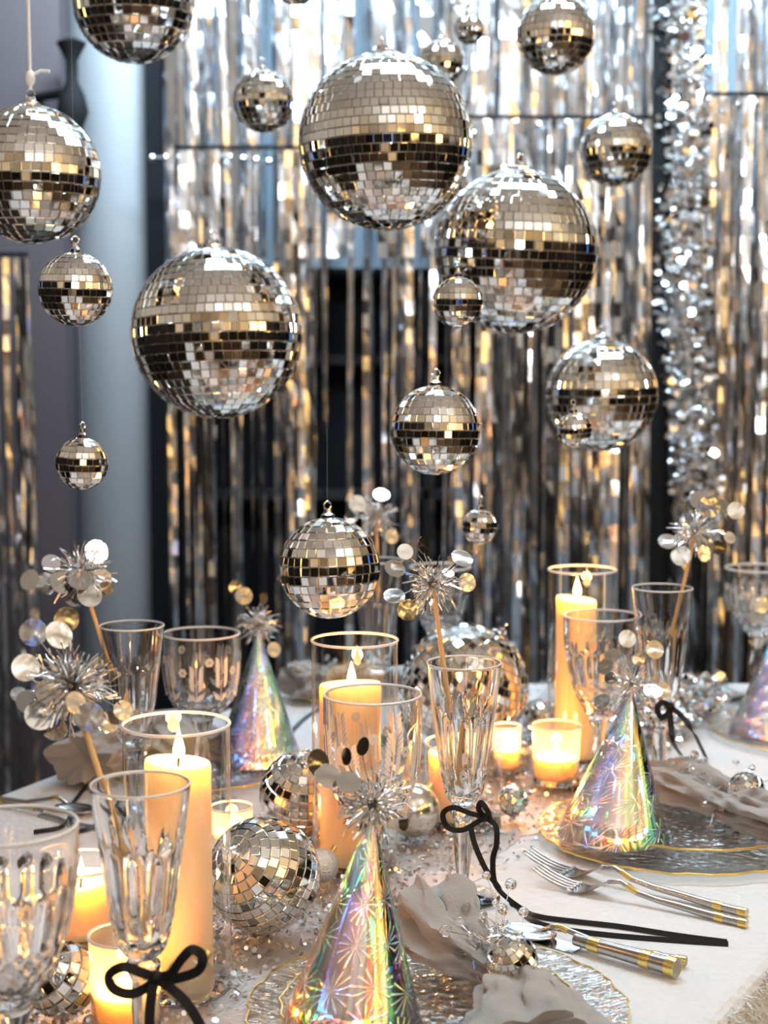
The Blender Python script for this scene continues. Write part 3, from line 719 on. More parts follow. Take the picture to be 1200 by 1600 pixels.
def pillar(label, base, rad, h, lit=True, power=0.7, well=0.010, fh=0.021, seed=1, group='white pillar candles'):
    root = empty('pillar_candle', base, label, 'candle', group); rng = random.Random(seed)
    wob = [rng.uniform(-1, 1) for _ in range(4)]
    prof = [(0.0005, 0), (rad*0.98, 0), (rad, 0.003), (rad, h*0.5), (rad, h - 0.003), (rad*0.96, h), (rad*0.86, h - 0.0015), (rad*0.74, h - well*0.8), (rad*0.4, h - well), (0.0005, h - well)]
    def mod(r, z, a, k): return r
    mb = MB().lathe(prof, 40, mod=mod)
    if lit: mb.v = [(x, y, z + (0.0025*math.sin(math.atan2(y, x) + wob[0]*3) if z > h*0.9 else 0)) for x, y, z in mb.v]
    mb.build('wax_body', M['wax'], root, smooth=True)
    MB().tube([(0, 0, h - well - 0.001), (0.0006, 0, h - well + 0.006), (0.0016, 0, h - well + 0.012)], 0.0009, 6).build('wick', M['wick'], root)
    if lit: flame(root, h - well + 0.008, fh, (0.001, 0), power)
    return root
def base_from(px, rim_py, zc): p = at(px, rim_py, zc); return Vector((p.x, p.y, TZ + 0.001)), p.z - TZ - 0.001
# three tall vases with their candles
b, h = base_from(275, 1131, 1.195); hurricane('tall clear candle vase at the front beside the flute with bow', b, 0.0415, h); VA = b
ctop = at(277, 1192, 1.19).z; pillar('thick white pillar candle in the tall front vase', b + Vector((0.001, 0.0, 0.0085)), 0.0258, ctop - TZ - 0.0095, True, 0.8, 0.006, 0.024, 1)
b, h = base_from(554, 1000, 1.48); hurricane('tall clear candle vase behind the wheat-etched goblet', b, 0.0415, h); VB = b
ctop = at(543, 1068, 1.48).z; pillar('pillar candle in the vase behind the wheat-etched goblet', b + Vector((-0.004, -0.002, 0.0085)), 0.030, ctop - TZ - 0.0095, True, 0.8, 0.008, 0.021, 2)
b, h = base_from(910, 890, 1.87); hurricane('tall clear candle vase standing farthest back by the fringe', b, 0.0412, h); VC = b
ctop = at(900, 935, 1.87).z; pillar('pillar candle in the farthest tall vase', b + Vector((-0.007, 0, 0.0085)), 0.0245, ctop - TZ - 0.0095, True, 0.8, 0.006, 0.024, 3)
# shorter holders
b, h = base_from(724, 1160, 1.63); hurricane('short clear candle cylinder behind the middle flute', b, 0.041, h, 'candle_glass', 'candle holder')
pillar('candle burning in the short cylinder behind the middle flute', b + Vector((-0.012, 0, 0.0085)), 0.025, h - 0.019, True, 0.6, 0.008, 0.019, 4)
b, h = base_from(125, 1348, 1.30); hurricane('short clear candle cylinder beside the nearest crystal goblet', b, 0.036, h, 'candle_glass', 'candle holder')
pillar('candle burning in the short cylinder beside the nearest goblet', b + Vector((0.0, 0, 0.0085)), 0.0245, h - 0.022, True, 0.6, 0.008, 0.019, 5)
def votive(label, clabel, base, r, h, power=0.5):
    root = empty('votive_glass', base, label, 'candle holder', 'small round tealight glasses')
    MB().lathe([(r*0.92, 0.006), (r, h)], 40).build('wall', M['votive_glass'], root, smooth=True)
    MB().lathe([(0.0005, 0), (r*0.9, 0), (r*0.93, 0.003), (r*0.92, 0.008), (0.0005, 0.007)], 36).build('foot', M['crystal'], root, smooth=True)
    MB().lathe([(r + 0.0012*math.cos(t*PI/4), h + 0.0012*math.sin(t*PI/4)) for t in range(8)], 40, close=True).build('rim', M['rim'], root, smooth=True)
    c = empty('tealight', base + Vector((0, 0, 0.0085)), clabel, 'candle', 'tealight candles')
    wh = min(0.022, h*0.38)
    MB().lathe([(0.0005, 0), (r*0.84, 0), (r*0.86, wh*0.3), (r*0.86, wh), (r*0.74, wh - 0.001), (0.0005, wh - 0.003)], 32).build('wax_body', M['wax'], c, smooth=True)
    MB().tube([(0, 0, wh - 0.004), (0.001, 0, wh + 0.005)], 0.0008, 6).build('wick', M['wick'], c)
    flame(c, wh + 0.001, 0.016, (0, 0), power)
p = on(870, 1236, TZ); votive('amber-lit tealight glass beside the starburst hat', 'tealight burning in the glass beside the starburst hat', Vector((p.x, p.y + 0.01, RUN)), 0.0285, 0.067)
p = on(791, 1218, TZ); votive('little tealight glass in front of the biggest table ball', 'tealight burning in front of the biggest table ball', Vector((p.x, p.y, RUN)), 0.017, 0.057, 0.4)
p = at(190, 1474, 1.115); votive('tealight glass standing close behind the front bow', 'tealight burning close behind the front bow', Vector((p.x, p.y + 0.015, TZ + 0.001)), 0.027, p.z - TZ, 0.5)
p = at(362, 1260, 1.5); votive('small tealight glass behind the ball beside the tall front vase', 'tealight burning behind the ball beside the tall front vase', Vector((p.x, p.y, RUN)), 0.0205, p.z - RUN, 0.3)
p = on(538, 1345, TZ); pillar('short unlit ivory candle hidden behind the front cone hat', Vector((p.x, p.y + 0.02, RUN)), 0.0185, 0.048, False)

# ------------------------------------------------------------------ plates
def plate(label, c, rad, z, name='charger_plate', seed=0, depth=0.010):
    rng = random.Random(seed); root = empty(name, Vector((c.x, c.y, z)), label, 'plate', 'hammered glass plates with gold rims')
    ph = [rng.uniform(0, 6.28) for _ in range(4)]
    wv = lambda a: 1 + 0.008*math.sin(17*a + ph[0]) + 0.006*math.sin(29*a + ph[1]) + 0.004*math.sin(53*a + ph[2])
    t = 0.0035
    top = [(rad, depth), (rad*0.93, depth*0.8), (rad*0.80, depth*0.40), (rad*0.70, t), (rad*0.35, t), (0.0005, t)]
    bot = [(0.0005, 0), (rad*0.35, 0), (rad*0.69, 0), (rad*0.80, depth*0.40 - t*0.8), (rad*0.93, depth*0.8 - t*0.8), (rad, depth - t*0.7)]
    def mod(r, z_, a, k): return r*wv(a) if r > rad*0.9 else r
    MB().lathe(top + bot, 120, mod=mod, close=False).build('glass_body', M['plate_glass'], root, smooth=True)
    mb = MB(); ring = [(rad + 0.0010*math.cos(i*PI/3), depth - 0.0010 + 0.0013*math.sin(i*PI/3)) for i in range(6)]
    mb.lathe(ring, 120, mod=lambda r, z_, a, k: r*wv(a), close=True).build('gold_rim', M['gold_rim'], root, smooth=True)
    return root
plate('front glass charger plate with a wavy gold rim', PC[0], 0.143, TZ + 0.001, seed=1)
PC2 = on(672, 1585, TZ + 0.012)
plate('smaller glass plate stacked on the front charger', PC2, 0.110, TZ + 0.0125, 'salad_plate', 2)
plate('glass charger plate under the starburst hat beside the forks', PC[1], 0.146, TZ + 0.001, seed=3)
plate('smaller glass plate stacked on the charger beside the forks', PC[1] + Vector((0.012, 0.004, 0)), 0.112, TZ + 0.0125, 'salad_plate', 4)
plate('glass charger plate cut by the frame edge under the farther hat', PC[2], 0.146, TZ + 0.001, seed=5)
plate('glass charger plate at the far side under the pastel cone hat', PC[3], 0.143, TZ + 0.001, seed=6)
plate('farthest glass charger plate behind the middle candle vase', PC[4], 0.140, TZ + 0.001, seed=7)
ZP = TZ + 0.0175                                                       # top of the stacked plates
ZP1 = TZ + 0.0055                                                      # top of a single charger

# ------------------------------------------------------------------ toppers and cone hats
def petals(root, c0, specs, rng, wire_from, rdisc=None):
    """round foil discs on short wires; specs: px, py, pixel radius, depth shift, facing tilt (x, y)"""
    for sp in specs:
        px, py, rp, dz, tx, ty = sp
        zc = to_px(wire_from)[2] + dz; p = at(px, py, zc); r = rp*zc/F
        view = (EYE - p).normalized(); nn = (view + Vector((tx, 0, ty))).normalized()
        o = MB(); o.disc((0,0,0), nn, r, 18, 0.00025)
        e = (wire_from - p); ed = e.normalized(); inpl = (ed - nn*ed.dot(nn)); inpl = inpl.normalized() if inpl.length > 1e-4 else ed
        o.tube([inpl*r*0.9, inpl*r*0.9 + (e - inpl*r*0.9)*0.5 + Vector((0,0,0.002)), e*0.92], 0.00035, 5)
        ob = o.build('disc', M['tinsel_disc'], root); ob.location = p - c0
def pompom(root, c, rad, n, rng, loc0):
    mb = MB()
    for i in range(n):
        d = rnd_dir(rng); ln = rad*rng.uniform(0.55, 1.05); w_ = rng.uniform(0.0008, 0.0016); nn = d.orthogonal().normalized(); k = 4
        pts = [c - loc0 + d*ln*(0.06 + 0.94*j/k) + nn*rng.uniform(-.0022,.0022)*(j/k)*1.5 + Vector((0,0,-0.15*ln*(j/k)**2*rng.random())) for j in range(k+1)]
        mb.strip(pts, w_, rnd_dir(rng), 0.0001)
    return tag(mb.build('tinsel', M['tinsel'], root), kind='stuff')
m, nt, p_ = mat('foil_disc'); M['tinsel_disc'] = m
p_.inputs['Base Color'].default_value = (0.56, 0.55, 0.53, 1); p_.inputs['Metallic'].default_value = 1; p_.inputs['Roughness'].default_value = 0.16
nz = N(nt, 'ShaderNodeTexNoise'); nz.inputs['Scale'].default_value = 60; tc = N(nt, 'ShaderNodeTexCoord'); bb = N(nt, 'ShaderNodeBump'); bb.inputs['Strength'].default_value = 0.3; bb.inputs['Distance'].default_value = 0.004
nt.links.new(tc.outputs['Object'], nz.inputs['Vector']); nt.links.new(nz.outputs['Fac'], bb.inputs['Height']); nt.links.new(bb.outputs['Normal'], p_.inputs['Normal'])

def cone_hat(label, base, apex, rad, seed, pom_r, specs, npom=150):
    rng = random.Random(seed); root = empty('party_hat', base, label, 'party hat', 'holographic cone party hats')
    ax_ = (apex - base); h = ax_.length; q = ax_.to_track_quat('Z', 'Y'); n, k = 72, 16; vs, fs, uv = [], [], []
    rot0 = rng.uniform(0, 6)
    sl = math.hypot(rad, h)
    foot = base.z
    for wall, off in ((0, 0.0), (1, -0.0006)):
        for j in range(k+1):
            t = j/k; r = max(0.0012, rad*(1-t) + off)
            for i in range(n+1):
                a = rot0 + 2*PI*i/n
                v = q @ Vector((r*math.cos(a), r*math.sin(a), h*t))
                if j == 0: v.z += 0 - v.z                                  # rim stands flat on the plate
                vs.append(v); uv.append((a*rad*0.92*(1 - 0.45*t), sl*t))
    o_ = (k+1)*(n+1)
    for w_ in (0, 1):
        for j in range(k):
            for i in range(n):
                f = (w_*o_ + j*(n+1)+i, w_*o_ + j*(n+1)+i+1, w_*o_ + (j+1)*(n+1)+i+1, w_*o_ + (j+1)*(n+1)+i); fs.append(f if w_ == 0 else f[::-1])
    for i in range(n): fs.append((i, o_+i, o_+i+1, i+1))
    mb = MB().add(vs, fs); mb.uv = uv; mb.build('cone', M['holo'], root, smooth=True)
    # overlap seam of the rolled sheet
    am = rot0 + 0.4; sp = [q @ Vector(((rad*(1-t)+0.0006)*math.cos(am), (rad*(1-t)+0.0006)*math.sin(am), h*t)) for t in (0.02, 0.5, 0.97)]
    if pom_r:
        pompom(root, apex + ax_.normalized()*0.004, pom_r, npom, rng, base)
        petals(root, base, specs, rng, apex)
    return root
def lift(p, dz): return p + Vector((0, 0, dz))
b1 = on(551, 1603, ZP); zc1 = to_px(b1)[2]
cone_hat('front holographic cone hat standing on the stacked glass plates', b1, at(582, 1266, zc1 + 0.012), 0.0515, 21, 0.031,
  [(497,1192,22,-.01,0.9,0.1),(512,1212,22,-.012,0.5,0.8),(541,1182,14,.004,1.6,0),(567,1166,15,.006,1.2,-.3),(545,1222,20,-.016,0.3,0.9),(630,1288,10,-.01,.8,0)], 210)
b2 = on(958, 1304, ZP); zc2 = to_px(b2)[2]
cone_hat('starburst holographic cone hat on the plate beside the forks', b2, at(987, 1074, zc2 + 0.012), 0.0565, 22, 0.024,
  [(980,998,14,0,0.2,0.2),(1023,1015,15,-.006,0.4,0.2),(957,1024,12,.008,-.4,.3),(945,1042,13,.0,-.6,.6),(998,1030,10,.01,.2,0),(940,1096,14,-.004,-.8,.9),(1020,1080,15,-.004,.2,1.2),(1036,1078,13,.006,.4,.2),(955,1060,11,.01,-.2,.4)], 120)
b3 = on(404, 1186, ZP1 + 0.001); zc3 = to_px(b3)[2]
cone_hat('pastel-lit holographic cone hat at the far side behind the etched goblet', b3, at(404, 980, zc3 + 0.01), 0.0535, 23, 0.029,
  [(381,931,14,0,.2,.1),(368,918,11,.008,.3,0),(428,1015,12,-.006,.6,.2),(412,935,9,.006,1.2,0)], 150)
b4 = on(1204, 1142, ZP1 + 0.001); zc4 = to_px(b4)[2]
cone_hat('holographic cone hat cropped by the frame edge on the farther plate', b4, at(1210, 985, zc4 + 0.01), 0.0535, 24, 0.025,
  [(1190,945,13,0,.2,.1),(1180,965,11,.0,.2,.5)], 110)

def stirrer(label, foot, head, rad, seed, specs, n=190, extra=0.02):
    rng = random.Random(seed); root = empty('drink_stirrer', foot, label, 'drink stirrer', 'tinsel topped drink stirrers')
    d = (head - foot).normalized()
    MB().tube([Vector((0,0,0)), (head - foot)*0.5, head - foot], 0.0022, 8).build('stick', M['stick'], root, smooth=True)
    pompom(root, head, rad, n, rng, foot); petals(root, foot, specs, rng, head); return root
def inside(fl, frac, dx=0.0, dy=0.0):                                      # a point in the bowl of a flute
    h_ = 0.21; return Vector(fl.location) + Vector((dx, dy, h_*frac))
f0 = inside(FL[0], 0.475, 0.004, 0.002)
stirrer('big tinsel stirrer standing in the front flute with the bow', f0, at(112, 1072, 1.09), 0.036, 31,
  [(40,1043,22,0,.1,.2),(92,992,23,.01,.6,.5),(52,988,22,.015,-.12,.02),(104,968,20,.02,.25,.0),(48,1098,24,-.01,-.3,-.6),(62,1118,24,-.015,.2,.4),(85,1138,22,-.01,.5,.8),(140,1120,23,-.03,-.12,.02),(170,1128,17,.01,.4,.2),(192,1110,16,.01,.5,.2),(118,1098,18,-.03,.7,.3),(75,1082,22,-.02,.5,.9),(155,1040,12,.02,1.2,.3),(30,1085,14,0,.3,.9)], 260)
f3 = inside(FL[3], 0.48, -0.004, 0.0)
stirrer('tinsel stirrer standing in the flute beside the column', f3, at(125, 893, 1.60), 0.038, 32,
  [(151,862,19,0,.4,.3),(80,880,15,0,-.2,-.4),(46,906,17,0,-.6,.3),(125,905,20,-.02,.2,.8),(158,905,17,.0,.2,.2),(98,910,20,-.02,.3,.6),(140,930,20,-.02,.3,.5),(165,920,12,.0,.3,-.2),(118,935,16,-.02,-.1,.9),(72,912,18,.01,.5,.3)], 200)
f1 = inside(FL[1], 0.50, -0.003, 0.0)
stirrer('tinsel stirrer standing in the middle flute', f1, at(676, 912, 1.40), 0.030, 33,
  [(633,862,13,0,.2,.3),(617,888,17,0,.4,.9),(662,852,14,.01,1.3,.2),(722,872,18,-.01,.5,1.1),(730,910,15,0,.5,.2),(616,931,17,-.005,.0,1.3),(637,953,17,-.012,-.22,.02),(655,945,9,.01,.9,.2),(700,895,10,.0,.5,1.2)], 170)
f4 = inside(FL[4], 0.50, 0.003, 0.0)
stirrer('tinsel stirrer in the flute behind the lowest hanging ball', f4, at(588, 805, 1.95), 0.030, 34,
  [(558,787,14,0,.2,.3),(596,773,13,0,.2,1.0),(548,808,10,.01,.3,.3),(612,838,12,0,.6,.2),(600,790,8,.01,1.4,0)], 150)
f2 = inside(FL[2], 0.50, -0.006, 0.0)
stirrer('tinsel stirrer leaning in the flute with ribbon near the garland', f2, at(1088, 828, 1.74), 0.033, 35,
  [(1095,782,17,.01,.2,.6),(1108,792,17,-.01,.0,-.05),(1150,798,14,0,.2,.2),(1043,846,15,-.01,.2,.9),(1064,868,16,-.01,.0,.2),(1124,855,12,0,.3,-.2),(1100,865,13,-.02,.7,.2),(1130,790,12,.01,.6,.8),(1140,840,10,0,.5,.4)], 180)

# ------------------------------------------------------------------ napkins with beaded rings
def napkin(label, pts, wid, hgt, seed, z_surf):
    """gathered linen napkin swept along pts; half-widths and heights per point"""
    rng = random.Random(seed); path = spline(pts, 8); n = 64; K = len(path)
    root_loc = Vector(pts[0]); vs, fs = [], []
    ph = [rng.uniform(0, 6.28) for _ in range(6)]
    def val(arr, t):
        x = t*(len(arr)-1); k = min(int(x), len(arr)-2); s = x-k; s = s*s*(3-2*s); return lerp(arr[k], arr[k+1], s)
    for k, q in enumerate(path):
        t = k/(K-1); tn = (path[min(k+1, K-1)] - path[max(k-1, 0)]); tn.z = 0; tn.normalize(); sdv = Vector((tn.y, -tn.x, 0))
        w_, h_ = val(wid, t), val(hgt, t)
        for i in range(n):
            a = 2*PI*i/n
            cr = 0.0022*math.sin(11*a + 23*t + ph[4]) + 0.0018*math.sin(7*a - 31*t + ph[5])
            ru = 1 + (0.20 if seed < 43 else 0.08)*math.sin(5*a + ph[0] + 2.2*t) + 0.10*math.sin(9*a + ph[1] - 3*t) + 0.05*math.sin(14*a + ph[2] + 5*t)
            tl = 0.008*math.sin(3*a + ph[3])*(1 if t in (0, 1) else 0.5)
            x = w_*ru*math.cos(a); z = h_*(0.55 + 0.55*ru*math.sin(a))
            z = max(z, 0.0008 + 0.002*abs(math.sin(7*a)))
            v = q + sdv*(x + cr) + tn*tl + Vector((0, 0, z + max(0, cr))); vs.append(v)
    for k in range(K-1):
        for i in range(n):
            j = (i+1) % n; fs.append((k*n+i, k*n+j, (k+1)*n+j, (k+1)*n+i))
    # close the ends with sunken folds
    for k, sgn in ((0, 1), (K-1, -1)):
        cen = sum((vs[k*n+i] for i in range(n)), Vector())/n; tn = (path[1]-path[0]) if k == 0 else (path[-2]-path[-1]); cen += tn.normalized()*0.016; vs.append(cen); ci = len(vs)-1
        for i in range(n):
            j = (i+1) % n; fs.append((ci, k*n+j, k*n+i) if k == 0 else (ci, k*n+i, k*n+j))
    o = MB().add(vs, fs).build('cloth_napkin', M['napkin'], loc=root_loc, smooth=True)
    return tag(o, label, 'napkin', 'gathered linen napkins on the plates')
def ts(x, y, z): return on(x, y, z)
napkin('linen napkin knotted through the beaded ring on the front plate', [ts(672, 1478, ZP), ts(712, 1512, ZP), ts(780, 1540, ZP), ts(822, 1588, ZP), ts(842, 1650, ZP)],
       [0.040, 0.030, 0.014, 0.034, 0.048], [0.050, 0.034, 0.018, 0.024, 0.024], 41, ZP)
napkin('linen napkin gathered on the charger beside the starburst hat', [ts(1032, 1240, ZP), ts(1080, 1256, ZP), ts(1140, 1282, ZP), ts(1190, 1300, ZP), ts(1255, 1312, ZP)],
       [0.050, 0.040, 0.022, 0.030, 0.050], [0.034, 0.036, 0.030, 0.034, 0.035], 42, ZP)
napkin('linen napkin on the far plate beside the front-side flutes', [ts(122, 1228, ZP1), ts(165, 1205, ZP1), ts(205, 1190, ZP1), ts(262, 1170, ZP1), ts(318, 1195, ZP1)],
       [0.040, 0.036, 0.022, 0.040, 0.046], [0.050, 0.046, 0.036, 0.042, 0.034], 43, ZP1)
napkin('linen napkin on the farthest plate behind the middle candle vase', [ts(452, 1094, ZP1), ts(480, 1090, ZP1), ts(520, 1084, ZP1), ts(560, 1086, ZP1)],
       [0.032, 0.038, 0.020, 0.036], [0.045, 0.045, 0.034, 0.040], 44, ZP1)
def beaded_ring(label, c, seed, nb, spread, beads=None):
    """crystal sprays on thin wire; each bead a part"""
    rng = random.Random(seed); root = empty('beaded_napkin_ring', c, label, 'napkin ring', 'crystal beaded napkin rings')
    bead = None; wm = MB()
    ringp = [Vector((0.019*math.cos(t*PI/8), 0.006*math.sin(t*PI/8), 0.017 + 0.019*math.sin(t*PI/8))) for t in range(17)]
    wm.tube(ringp, 0.0009, 6, False)
    bm_ = MB().ball((0,0,0), 1.0, 10, 7)
    for i in range(nb):
        if beads and i < len(beads): tgt = beads[i] - c
        else: tgt = Vector((rng.uniform(-spread[0], spread[0]), rng.uniform(-spread[1], spread[1]), rng.uniform(0.03, spread[2])))
        md = tgt*0.55 + Vector((rng.uniform(-.006,.006), rng.uniform(-.006,.006), 0.008 + rng.uniform(0, .008)))
        wm.tube(spline([Vector((0, 0, 0.03)), md, tgt], 5), 0.00035, 5)
        for p__, s in ((tgt, rng.uniform(0.0035, 0.0052)), (md, rng.uniform(0.0022, 0.0032))):
            if bead is None: bead = bm_.build('bead', M['bead'], root, smooth=True); bead.location = p__; bead.scale = (s,)*3
            else: inst('bead', bead.data, root, p__, None, (s,)*3)
    wm.build('wire', M['chrome'], root); return root
cz = on(778, 1538, ZP)
def hz(x, y, dz, ref): p = at(x, y, to_px(ref)[2] + dz); return p
beaded_ring('crystal beaded napkin ring on the front napkin', cz, 51, 17, (0.045, 0.04, 0.055),
   [hz(x, y, d, cz) for x, y, d in ((664,1392,.08),(642,1412,.07),(650,1448,.05),(690,1440,.04),(720,1490,.0),(760,1368,.10),(798,1382,.09),(785,1420,.06),(818,1425,.06),(700,1410,.06),(740,1462,.03),(730,1420,.05),(685,1420,.06),(755,1430,.05),(718,1440,.03),(770,1455,.02))])
mirror_ball('little mirror ball on the beaded ring of the front napkin', at(800, 1500, to_px(cz)[2] - 0.022), 0.0190, 0.0052, (-0.3, -0.4, 0.8), False, None, TG)
cz2 = on(1140, 1280, ZP)
beaded_ring('crystal beaded napkin ring on the napkin beside the starburst hat', cz2, 52, 13, (0.075, 0.04, 0.055),
   [hz(x, y, d, cz2) for x, y, d in ((1048,1190,.06),(1085,1180,.07),(1100,1255,-.02),(1125,1265,-.03),(1120,1220,.02),(1065,1210,.05),(1110,1290,-.03),(1150,1305,-.04),(1095,1215,.03),(1175,1200,.03),(1190,1270,-.02))])
mirror_ball('little mirror ball on the beaded ring beside the starburst hat', at(1166, 1236, to_px(cz2)[2] - 0.006), 0.0192, 0.0064, (-0.4, -0.4, 0.7), False, None, TG)
beaded_ring('crystal beaded napkin ring on the far side napkin', on(205, 1190, ZP1), 53, 10, (0.04, 0.04, 0.05))
beaded_ring('crystal beaded napkin ring on the farthest napkin', on(520, 1084, ZP1), 54, 10, (0.04, 0.04, 0.05))

# ------------------------------------------------------------------ ribbons
FACE = Vector((0.0, -0.75, 0.66))
def ribbon(label, pieces, width=0.0062, knot=None, kr=0.0042):
    o = Vector(pieces[0][1][0]); root = empty('black_ribbon', o, label, 'ribbon', 'black satin ribbons on the flutes')
    for nm, pts, *rest in pieces:
        nrm = rest[0] if rest else FACE
        MB().strip([q - o for q in spline(pts, 8)], width, nrm, 0.00025).build(nm, M['ribbon'], root)
    if knot is not None: MB().ball(knot - o, kr, 12, 8, 0.85).build('knot', M['ribbon'], root, smooth=True)
    return root
z0 = to_px(Vector(FL[0].location))[2] ; K0 = at(243, 1527, 1.025)
def Q(pts, zc): return [at(x, y, zc + d) for x, y, d in pts]
def wrap(fl, h, r):
    c = Vector(fl.location) + Vector((0, 0, h)); return [c + Vector((r*math.cos(t*PI/6), r*math.sin(t*PI/6), 0)) for t in range(13)]
ribbon('black satin bow tied round the stem of the front flute', [
  ('loop', Q([(243,1527,0),(222,1520,-.008),(192,1511,-.014),(171,1524,-.012),(178,1545,-.006),(205,1553,-.002),(232,1541,0),(243,1527,0)], 1.025)),
  ('loop', Q([(243,1527,0),(266,1522,-.006),(284,1498,-.012),(300,1484,-.012),(316,1494,-.008),(310,1516,-.004),(280,1528,-.002),(255,1530,0),(243,1527,0)], 1.025)),
  ('tail', Q([(243,1527,0),(238,1548,-.008),(234,1580,-.01),(233,1640,-.01)], 1.025)),
  ('tail', Q([(243,1527,0),(268,1545,-.012),(295,1572,-.016),(322,1618,-.014)], 1.025))], 0.0068, K0, 0.0055)
K1 = at(757, 1277, 1.375)
tl_ = [on(x, y, TZ + 0.002) for x, y in ((800,1412),(832,1438),(880,1452),(960,1462),(1060,1470),(1138,1475))]
tl2 = [on(x, y, TZ + 0.0026) for x, y in ((812,1418),(842,1432),(900,1440),(970,1448),(1060,1462),(1136,1472))]
UPN = Vector((0, -0.3, 0.95))
ribbon('black satin ribbon on the middle flute with tails over the cloth', [
  ('loop', Q([(757,1277,0),(735,1271,-.006),(708,1262,-.01),(692,1272,-.008),(700,1293,-.004),(722,1297,-.002),(742,1287,0),(757,1277,0)], 1.37)),
  ('loop', Q([(757,1277,0),(748,1264,-.004),(752,1254,-.006),(762,1268,-.006),(766,1282,0)], 1.37)),
  ('tail', Q([(735,1290,0),(742,1320,-.01),(760,1360,-.014),(782,1390,-.008)], 1.37) + tl_),
  ('tail', Q([(757,1277,0),(774,1290,-.01),(776,1318,-.012),(770,1345,-.01),(776,1385,-.006)], 1.37) + tl2)], 0.005, K1, 0.005)
ribbon('black satin ribbon on the flute beside the garland', [
  ('loop', Q([(1046,1100,0),(1034,1098,-.008),(1027,1108,-.01),(1034,1122,-.008),(1046,1112,-.002)], 1.70)),
  ('tail', Q([(1046,1100,0),(1048,1130,-.01),(1052,1160,-.012)], 1.70) + [on(1064, 1180, TZ + 0.002)]),
  ('tail', Q([(1046,1104,0),(1064,1118,-.012),(1084,1145,-.012)], 1.70) + [on(1103, 1184, TZ + 0.002)])], 0.0066, at(1046, 1104, 1.70), 0.006)
ribbon('black ribbon tail lying across the far charger at the cloth edge', [
  ('tail', [on(x, y, TZ + z_) for x, y, z_ in ((103,1269,.003),(120,1247,.004),(140,1222,.02),(160,1205,.07))]),
  ('tail', [on(x, y, TZ + z_) for x, y, z_ in ((60,1305,.003),(128,1298,.003),(160,1284,.003),(190,1272,.003))])], 0.005)
ribbon('black ribbon tail on the cloth beside the farthest napkin', [
  ('tail', [on(x, y, TZ + 0.003) for x, y in ((452,1146),(476,1122),(500,1108),(520,1100))])], 0.005)

# ------------------------------------------------------------------ cutlery
def cut_frame(p0, p1):
    """object placed at p0 with its x axis pointing to p1"""
    d = p1 - p0; return math.atan2(d.y, d.x), d.length
def fork(label, tip, end, roll=0.0):
    ang, ln = cut_frame(tip, end); root = empty('fork', tip, label, 'fork', 'silver forks with gold banded handles'); root.rotation_euler = (roll, 0, ang)
    def zz(x):
        t = x/ln
        return 0.0035 + 0.012*max(0, 1 - t/0.22)**2 + 0.013*math.exp(-((t - 0.40)/0.09)**2) + 0.004*math.exp(-((t-0.6)/0.2)**2)
    for k in range(4):                                                       # tines
        y = (k - 1.5)*0.0062
        pts = [(x*ln, y*(0.9 + 0.1*x/0.2), zz(x*ln)) for x in (0.0, 0.05, 0.1, 0.16, 0.21)]
        MB().tube(pts, [0.0008, 0.0013, 0.0015, 0.0016, 0.0018], 8).build('tine', M['steel'], root, smooth=True)
    mb = MB(); n = 14; vs, fs = [], []
    for i in range(n+1):
        t = 0.19 + 0.19*i/n; u = i/n; w_ = 0.0125*(1 - u)**0.55*1.0 + 0.0022; z = zz(t*ln) - 0.0025*math.sin(PI*min(1, u*1.4))*(1-u)
        for s, dz in ((-1, 0.0008), (-0.5, -0.0008), (0.5, -0.0008), (1, 0.0008), (0.5, 0.001), (-0.5, 0.001)): vs.append((t*ln, s*w_, z + dz))
    for i in range(n):
        for j in range(6): fs.append((i*6+j, i*6+(j+1) % 6, (i+1)*6+(j+1) % 6, (i+1)*6+j))
    fs += [tuple(range(6)), tuple(n*6 + j for j in range(6))[::-1]]
    mb.add(vs, fs).build('head', M['steel'], root, smooth=True)
    pts = [(t*ln, 0, zz(t*ln)) for t in (0.36, 0.42, 0.5, 0.6, 0.7, 0.8, 0.9, 1.0)]
    MB().tube(pts, [0.0022, 0.0024, 0.0027, 0.0030, 0.0034, 0.0037, 0.0039, 0.0040], 12).build('handle', M['steel'], root, smooth=True)
    for t0, t1 in ((0.45, 0.50), (0.86, 0.90), (0.965, 1.0)):
        MB().tube([(t*ln, 0, zz(t*ln)) for t in (t0, (t0+t1)/2, t1)], 0.0030 + 0.0014*(t0 > 0.6), 12).build('gold_band', M['gold'], root, smooth=True)
    return root
fork('silver fork lying farther from the knife, gold banded handle', on(824, 1352), on(1167, 1433), 0)
fork('silver fork lying nearer the ribbon tails, gold banded handle', on(838, 1378), on(1167, 1450), 0)
